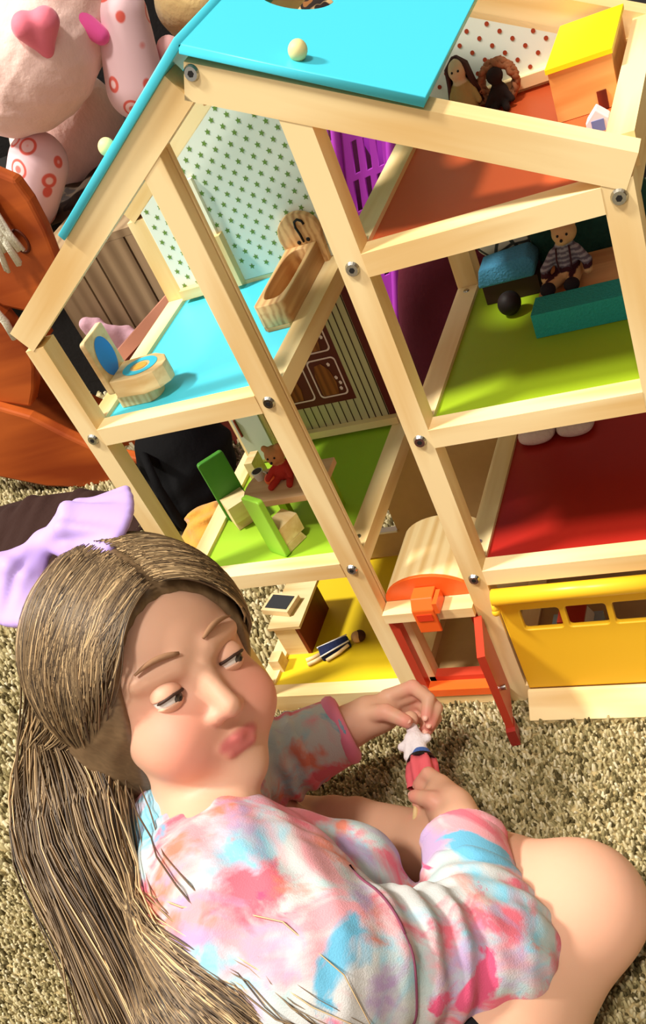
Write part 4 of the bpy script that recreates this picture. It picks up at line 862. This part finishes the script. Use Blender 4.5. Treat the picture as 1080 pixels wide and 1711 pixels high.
# hoodie
def tiedye():
    m, n, l, b = newmat('tie_dye_fleece'); tc = n.new('ShaderNodeTexCoord'); prev = None
    def layer(prev, scale, off, lo, hi, col_, dist=.6):
        mp = n.new('ShaderNodeMapping'); mp.inputs['Location'].default_value = off; l.new(tc.outputs['Object'], mp.inputs['Vector'])
        nz = n.new('ShaderNodeTexNoise'); nz.inputs['Scale'].default_value = scale; nz.inputs['Detail'].default_value = 5; nz.inputs['Roughness'].default_value = .55; nz.inputs['Distortion'].default_value = dist; l.new(mp.outputs['Vector'], nz.inputs['Vector'])
        mr = n.new('ShaderNodeMapRange'); mr.inputs['From Min'].default_value = lo; mr.inputs['From Max'].default_value = hi; l.new(nz.outputs['Fac'], mr.inputs['Value'])
        mx = n.new('ShaderNodeMix'); mx.data_type = 'RGBA'; l.new(mr.outputs[0], mx.inputs[0]); mx.inputs[7].default_value = col_
        if prev is None: mx.inputs[6].default_value = srgb(196, 192, 190)
        else: l.new(prev, mx.inputs[6])
        return mx.outputs[2]
    c = layer(None, 8, (3, 1, 2), .47, .62, srgb(170, 186, 186)); c = layer(c, 10, (7, 2, 5), .54, .65, srgb(130, 190, 212)); c = layer(c, 9, (1, 8, 4), .50, .60, srgb(218, 150, 158)); c = layer(c, 12, (5, 5, 9), .53, .61, srgb(214, 104, 120))
    c = layer(c, 11, (9, 4, 1), .56, .63, srgb(212, 124, 104)); c = layer(c, 10, (2, 9, 7), .58, .67, srgb(172, 146, 182)); c = layer(c, 15, (4, 3, 8), .63, .67, srgb(210, 84, 120)); c = layer(c, 11, (8, 8, 3), .62, .67, srgb(100, 168, 198))
    l.new(c, b.inputs['Base Color']); b.inputs['Roughness'].default_value = .9; b.inputs['Specular IOR Level'].default_value = .1; b.inputs['Sheen Weight'].default_value = .15
    nz = n.new('ShaderNodeTexNoise'); nz.inputs['Scale'].default_value = 700; l.new(tc.outputs['Object'], nz.inputs['Vector']); bp = n.new('ShaderNodeBump'); bp.inputs['Strength'].default_value = .25; bp.inputs['Distance'].default_value = .002; l.new(nz.outputs['Fac'], bp.inputs['Height']); l.new(bp.outputs['Normal'], b.inputs['Normal'])
    return m
TD = tiedye()
s = Soft((-.34, -.72, G), (.24, -.04, .40), .003)
s.chain([neck0 + (.002, -.006, -.012), chest, mid, pelv], [.060, .092, .112, .128], .04); s.cap(chest, shR, .070, .062, .05); s.cap(chest, shL, .068, .058, .05)
s.cap(shR, elR, .064, .060, .02, wr=.0035, wl=.030); s.ell(elR, (.060, .062, .056), .02); s.cap(elR, elR * .50 + wrR * .50, .058, .047, .02, wr=.0042, wl=.026, ph=1.0)
s.cap(shL, elL, .060, .056, .02, wr=.003, wl=.03); s.cap(elL, elL * .42 + wrL * .58, .056, .047, .02, wr=.0045, wl=.022, ph=2.0)
s.chain([(-.045, -.335, .215), (.000, -.335, .180), (.030, -.352, .145)], [.030, .034, .026], .02); s.chain([(.045, -.40, .14), (.03, -.46, .12), (.05, -.55, .10)], [.035, .05, .05], .03)
s.bump(lambda x, y, z: .0022 * np.sin(70 * (x + y * .6) + 3 * np.sin(z * 30)) * np.sin(50 * (z - y * .4)) + .0012 * np.sin(150 * x + 90 * z + 4 * np.sin(60 * y)))
P, F = s.mesh(1); hood = soft_obj('hoodie', P, F, TD, child)
def cuff(nm, a, b_, r, tr, n=26, mat=TD):
    a = Vector(a); b_ = Vector(b_); d = (b_ - a).normalized(); u = d.orthogonal().normalized(); v = d.cross(u)
    ring = [b_ + (r + .002 * math.sin(3 * q)) * (math.cos(q) * u + math.sin(q) * v) for q in np.linspace(0, 2 * PI, n + 1)[:-1]]
    return tube(nm, ring, tr, mat, hood, 10, closed=True)
def cuffbody(nm, a, b_, r0, r1, lw=.022):
    s = Soft(np.minimum(a, b_) - .09, np.maximum(a, b_) + .09, .0024); d = nz_(b_ - a); c0 = b_ - d * lw
    s.cap(c0, b_, r0, r1, .002); s.cap(b_ + d * .0705, b_ + d * .09, .070, .070, .003, cut=True); s.cap(c0 - d * .0705, c0 - d * .09, .070, .070, .003, cut=True)
    P, F = s.mesh(1); return soft_obj(nm, P, F, TD, hood)
cuffbody('cuff', elR, elR * .14 + wrR * .86, .046, .042, .045); cuff('cuff_edge', elR, elR * .13 + wrR * .87, .035, .0085)
PKT = plain('pink_fleece', srgb(228, 128, 158), .9, sheen=.2); cuffbody('cuff', elL, elL * .10 + wrL * .90, .046, .041, .045); cuff('cuff_edge', elL, elL * .07 + wrL * .93, .0335, .0095, mat=PKT)
ax_ = nz_(neck0 - mid); cuff('collar', neck0 - ax_ * .05, neck0 + ax_ * .002, .054, .010, 32)
# stitched seam where the right sleeve is set in, found on the cloth itself
from mathutils.bvhtree import BVHTree
bv = BVHTree.FromPolygons([v.co for v in hood.data.vertices], [list(p.vertices) for p in hood.data.polygons])
off_ = Vector(hood.matrix_basis.translation)
sa = shR * .72 + elR * .28; sd2 = Vector(nz_(elR - shR + A_((0, .02, .02)))); u_ = sd2.orthogonal().normalized(); v_ = sd2.cross(u_); sp = []
for q in np.linspace(0, 2 * PI, 49)[:-1]:
    d_ = math.cos(q) * u_ + math.sin(q) * v_; h_ = bv.ray_cast(Vector(sa) + d_ * .16, -d_)
    if h_[0] is not None and (h_[0] - Vector(sa)).length < .09: sp.append(h_[0] + d_ * .0004)
if len(sp) > 6: tube('sleeve_seam', sp, .0013, plain('mauve_thread', srgb(120, 60, 82), .8), hood, 5)
# dark shorts
s = Soft((-.25, -.68, G), (.2, -.35, .24), .004); s.ell(pelv, (.115, .10, .09), .03); s.cap(hipR, hipR * .62 + knR * .38, .084, .082, .02); s.cap(hipL, hipL * .6 + knL * .4, .081, .078, .02); P, F = s.mesh(1); P[:, 2] = np.maximum(P[:, 2], G + .0035)
soft_obj('shorts', P, F, plain('black_cotton', srgb(22, 20, 24), .9, bump=.3, scale=200), child)
# hair: a close cap plus long strands that fall from the back of the head over the back
HAIRM = colmat('hair_colour', .42, .4)
s = Soft(Hc - .2, Hc + .2, .003)
s.ell(hp(-.010, 0, .026), np.array((.103, .092, .098)) * HS, .01, HB); s.ell(hp(-.045, 0, -.035), np.array((.062, .082, .075)) * HS, .03, HB)
s.ell(hp(.105, 0, -.030), np.array((.082, .078, .104)) * HS, .012, HB, cut=True); s.ell(hp(.06, 0, -.10), np.array((.06, .075, .06)) * HS, .01, HB, cut=True)
s.bump(lambda x, y, z: .0005 * np.sin(420 * (x * HL[0] + y * HL[1] + z * HL[2]) + 3 * np.sin(40 * z)))
P, F = s.mesh(1); hair = soft_obj('hair', P, F, HAIRM, child, np.tile(rgb(112, 88, 62), (len(P), 1)) * (.85 + .3 * np.random.default_rng(1).random((len(P), 1))))
def strands():
    rng = np.random.default_rng(11); WP = A_([(-.262, -.312, .332), (-.238, -.388, .294), (-.168, -.452, .275), (-.085, -.525, .268), (-.022, -.590, .245)])
    LAT = nz_((.80, .35, -.05)); OUT = nz_((-.1, -.55, .80)); wid = [.048, .060, .064, .072, .080]; thick = [.034, .026, .018, .014, .012]
    Vs, Fs, Cs = [], [], []; base = 0
    pal = [rgb(84, 66, 48), rgb(112, 90, 64), rgb(142, 118, 86), rgb(206, 174, 130), rgb(54, 42, 32), rgb(126, 100, 70)]
    for i in range(2600):
        lu = rng.uniform(-1, 1); lo = rng.uniform(-.35, 1); side = 1 if rng.random() < .5 else -1
        f0 = rng.uniform(-.08, .078) if i % 3 else rng.uniform(.045, .086); th0 = rng.uniform(.02, .25)
        on = []                                               # over the head: from the parting down one side to the nape
        pw = rng.uniform(1.2, 6.0) if i % 3 else rng.uniform(3.5, 9); thl = rng.uniform(1.35, 2.15)
        for q in np.linspace(0, 1, 6):
            th = th0 + q * thl; f = f0 + (-.055 - f0) * q ** pw
            ww = math.sqrt(max(0, 1 - ((f + .010) / .112) ** 2)); on.append(hp(f, side * .100 * ww * math.sin(th), .026 + .1055 * ww * math.cos(th)))
        jit = rng.normal(0, 1, 3) * .004; fall = []
        cl = (round(lu * 7 + .3 * math.sin(i)) / 7)                                # locks gather
        for k in range(5):
            uu = lu * (1 - .35 * k / 4) + cl * .35 * k / 4
            fall.append(WP[k] + LAT * (uu * wid[k] + .006 * math.sin(k * 1.7 + lu * 9)) + OUT * (lo * thick[k]) + jit * k * .5 - A_((0, 0, .035 * max(0, -lu) * k / 4)))
        if i % 15 == 0:                                        # loose wisps spread onto the hoodie
            for k in range(5): fall[k] = fall[k] + LAT * (.020 * k * rng.random() * (1 if lu > -.2 else -.4))
        for k in range(5):                                    # lie on the cloth, not in it
            for a_, b_, ra, rb in ((neck0, chest, .060, .094), (chest, mid, .094, .114), (mid, pelv, .114, .130), (chest, shR, .072, .064), (chest, shL, .070, .06)):
                ab = b_ - a_; t_ = np.clip((fall[k] - a_) @ ab / (ab @ ab), 0, 1); v_ = fall[k] - a_ - ab * t_; d_ = np.linalg.norm(v_); need = ra + (rb - ra) * t_ + .005 + max(lo, 0) * .010
                if d_ < need: fall[k] = fall[k] + v_ / d_ * (need - d_)
        pts = A_(on + fall); n0 = len(pts); out = []
        for a in range(n0 - 1):                               # Catmull-Rom
            p0, p1, p2, p3 = pts[max(a - 1, 0)], pts[a], pts[a + 1], pts[min(a + 2, n0 - 1)]
            for t in (0, .34, .67): out.append(.5 * (2 * p1 + (p2 - p0) * t + (2 * p0 - 5 * p1 + 4 * p2 - p3) * t * t + (3 * p1 - p0 - 3 * p2 + p3) * t ** 3))
        out.append(pts[-1]); out = A_(out); n = len(out)
        for _ in range(5): out[2:-1] = .25 * out[1:-2] + .5 * out[2:-1] + .25 * out[3:]
        for a_, b_, ra, rb in ((neck0, chest, .060, .094), (chest, mid, .094, .114), (mid, pelv, .114, .130), (chest, shR, .072, .064), (chest, shL, .070, .06)):
            ab = b_ - a_; t_ = np.clip((out[17:] - a_) @ ab / (ab @ ab), 0, 1)[:, None]; v_ = out[17:] - a_ - ab * t_; d_ = np.linalg.norm(v_, axis=1)[:, None]
            out[17:] += v_ / d_ * np.maximum(ra + (rb - ra) * t_ + .010 + .005 * max(lo, 0) - d_, 0)
        r = .0010 * rng.uniform(.6, 1.3) * np.interp(np.arange(n), [0, 3, n - 6, n - 1], [.5, 1, 1, .35])
        T = np.gradient(out, axis=0); T /= np.linalg.norm(T, axis=1)[:, None] + 1e-9; N1 = np.cross(T, OUT); N1 /= np.linalg.norm(N1, axis=1)[:, None] + 1e-9; N2 = np.cross(T, N1)
        V = np.stack([out + r[:, None] * (c_ * N1 + s_ * N2) for c_, s_ in ((1, 0), (-.5, .87), (-.5, -.87))], 1).reshape(-1, 3)
        I = base + np.arange(n - 1)[:, None, None] * 3 + A_([[0, 1, 4, 3], [1, 2, 5, 4], [2, 0, 3, 5]])[None]
        col_ = pal[rng.choice(6, p=[.22, .26, .2, .1, .12, .10])] * rng.uniform(.95, 1.35)
        Vs.append(V); Fs.append(I.reshape(-1, 4)); Cs.append(np.tile(col_, (n * 3, 1))); base += n * 3
    return np.concatenate(Vs), np.concatenate(Fs), np.concatenate(Cs)
V, Fq, Cq = strands(); hs = soft_obj('hair_strands', V, Fq, HAIRM, child, Cq); hs['kind'] = 'stuff'
# lavender bow
LAVM = plain('lavender_satin', srgb(188, 160, 226), .6, .3); kn = A_((-.256, -.180, .497))
s = Soft((-.40, -.34, .38), (-.08, -.06, .60), .0028)
up_b = nz_(HU * .8 + A_((.35, -.4, .4))); dR = nz_(A_((-.150, -.165, .502)) - kn); dL = nz_(A_((-.300, -.255, .470)) - kn)
for d_, ln, wv in ((dR, .098, .040), (dL, .085, .038)):
    sv = nz_(np.cross(up_b, d_)); nv = np.cross(d_, sv)
    for q in np.linspace(-1, 1, 9): s.chain([kn, kn + d_ * ln * .45 + sv * wv * q * .75 + nv * (.020 * (1 - q * q) + .006 * math.sin(q * 9)), kn + d_ * ln * (1 - .12 * q * q) + sv * wv * q], [.006, .0075, .006], .006)
s.ell(kn, (.015, .015, .013), .006)
P, F = s.mesh(2); soft_obj('hair_bow', P, F, LAVM, child)
# the doll in her hands (it is held, so it is a thing of its own)
dl = empty('toy_doll', 'small toy doll in white blouse and pink skirt held in the seated person\'s hands', 'toy doll', (.003, -.16, .12))
dc_ = [A_(p) for p in ((-.011, -.127, .128), (-.004, -.141, .124), (.004, -.157, .120), (.011, -.186, .116), (.014, -.215, .111), (.016, -.240, .106))]
s = Soft((-.06, -.27, .07), (.06, -.09, .17), .0013); s.chain(dc_[:3], [.007, .0095, .0085], .004); s.cap(dc_[1], dc_[1] + (-.014, -.010, .002), .007, .0055, .003); s.cap(dc_[1], dc_[1] + (.012, .004, .0), .006, .005, .003)
s.cap(dc_[1] + (-.006, 0, .006), dc_[2] + (-.012, -.006, .004), .006, .006, .004)
P, F = s.mesh(1); bo = soft_obj('blouse', P, F, plain('white_doll_cloth', srgb(240, 228, 232), .85, bump=.4, scale=250), dl)
ball('doll_head', dc_[0] + A_((-.004, .012, .003)), .0095, plain('doll_skin', srgb(225, 175, 145), .6), dl)
dd_ = Vector(dc_[3] - dc_[2]).normalized(); du = dd_.orthogonal().normalized(); dv = dd_.cross(du)
bm = bmesh.new(); rings = []
for p_, r_ in ((dc_[2] - A_(dd_) * .004, .0095), (dc_[2] + A_(dd_) * .004, .0125)): rings.append([bm.verts.new(Vector(p_) + r_ * (math.cos(a) * du + math.sin(a) * dv)) for a in np.linspace(0, 2 * PI, 21)[:-1]])
for k in range(20): bm.faces.new((rings[0][k], rings[0][(k + 1) % 20], rings[1][(k + 1) % 20], rings[1][k]))
bm.faces.new(rings[0][::-1]); bm.faces.new(rings[1]); finish('blue_band', bm, plain('blue_ribbon', srgb(70, 105, 175), .6), dl, smooth=False)
cyl('black_belt', dc_[2] + A_(dd_) * .0042, dc_[2] + A_(dd_) * .0095, .0145, BLACK, dl, r1=.0165)
bm = bmesh.new(); rings = []
for t_, r_ in ((.008, .0145), (.016, .0160), (.028, .0165), (.044, .0155)):
    rings.append([bm.verts.new(Vector(dc_[2]) + dd_ * t_ + r_ * (1 + .16 * math.sin(6 * a + t_ * 60)) * (math.cos(a) * du + math.sin(a) * dv)) for a in np.linspace(0, 2 * PI, 37)[:-1]])
for A1, B1 in zip(rings[:-1], rings[1:]):
    for k in range(36): bm.faces.new((A1[k], A1[(k + 1) % 36], B1[(k + 1) % 36], B1[k]))
bm.faces.new(rings[0][::-1]); finish('skirt', bm, plain('coral_pink_cloth', srgb(228, 98, 108), .8), dl, smooth=True)
for sx in (-1, 1):
    o_ = A_(dv) * sx * .0055; tube('leg', [dc_[3] + o_ - A_(dd_) * .012, dc_[4] + o_, dc_[5] + o_], .0032, PALE, dl); ball('shoe', dc_[5] + o_ + A_(dd_) * .003, (.005, .006, .005), plain('yellow_shoe', srgb(238, 205, 70), .5), dl)
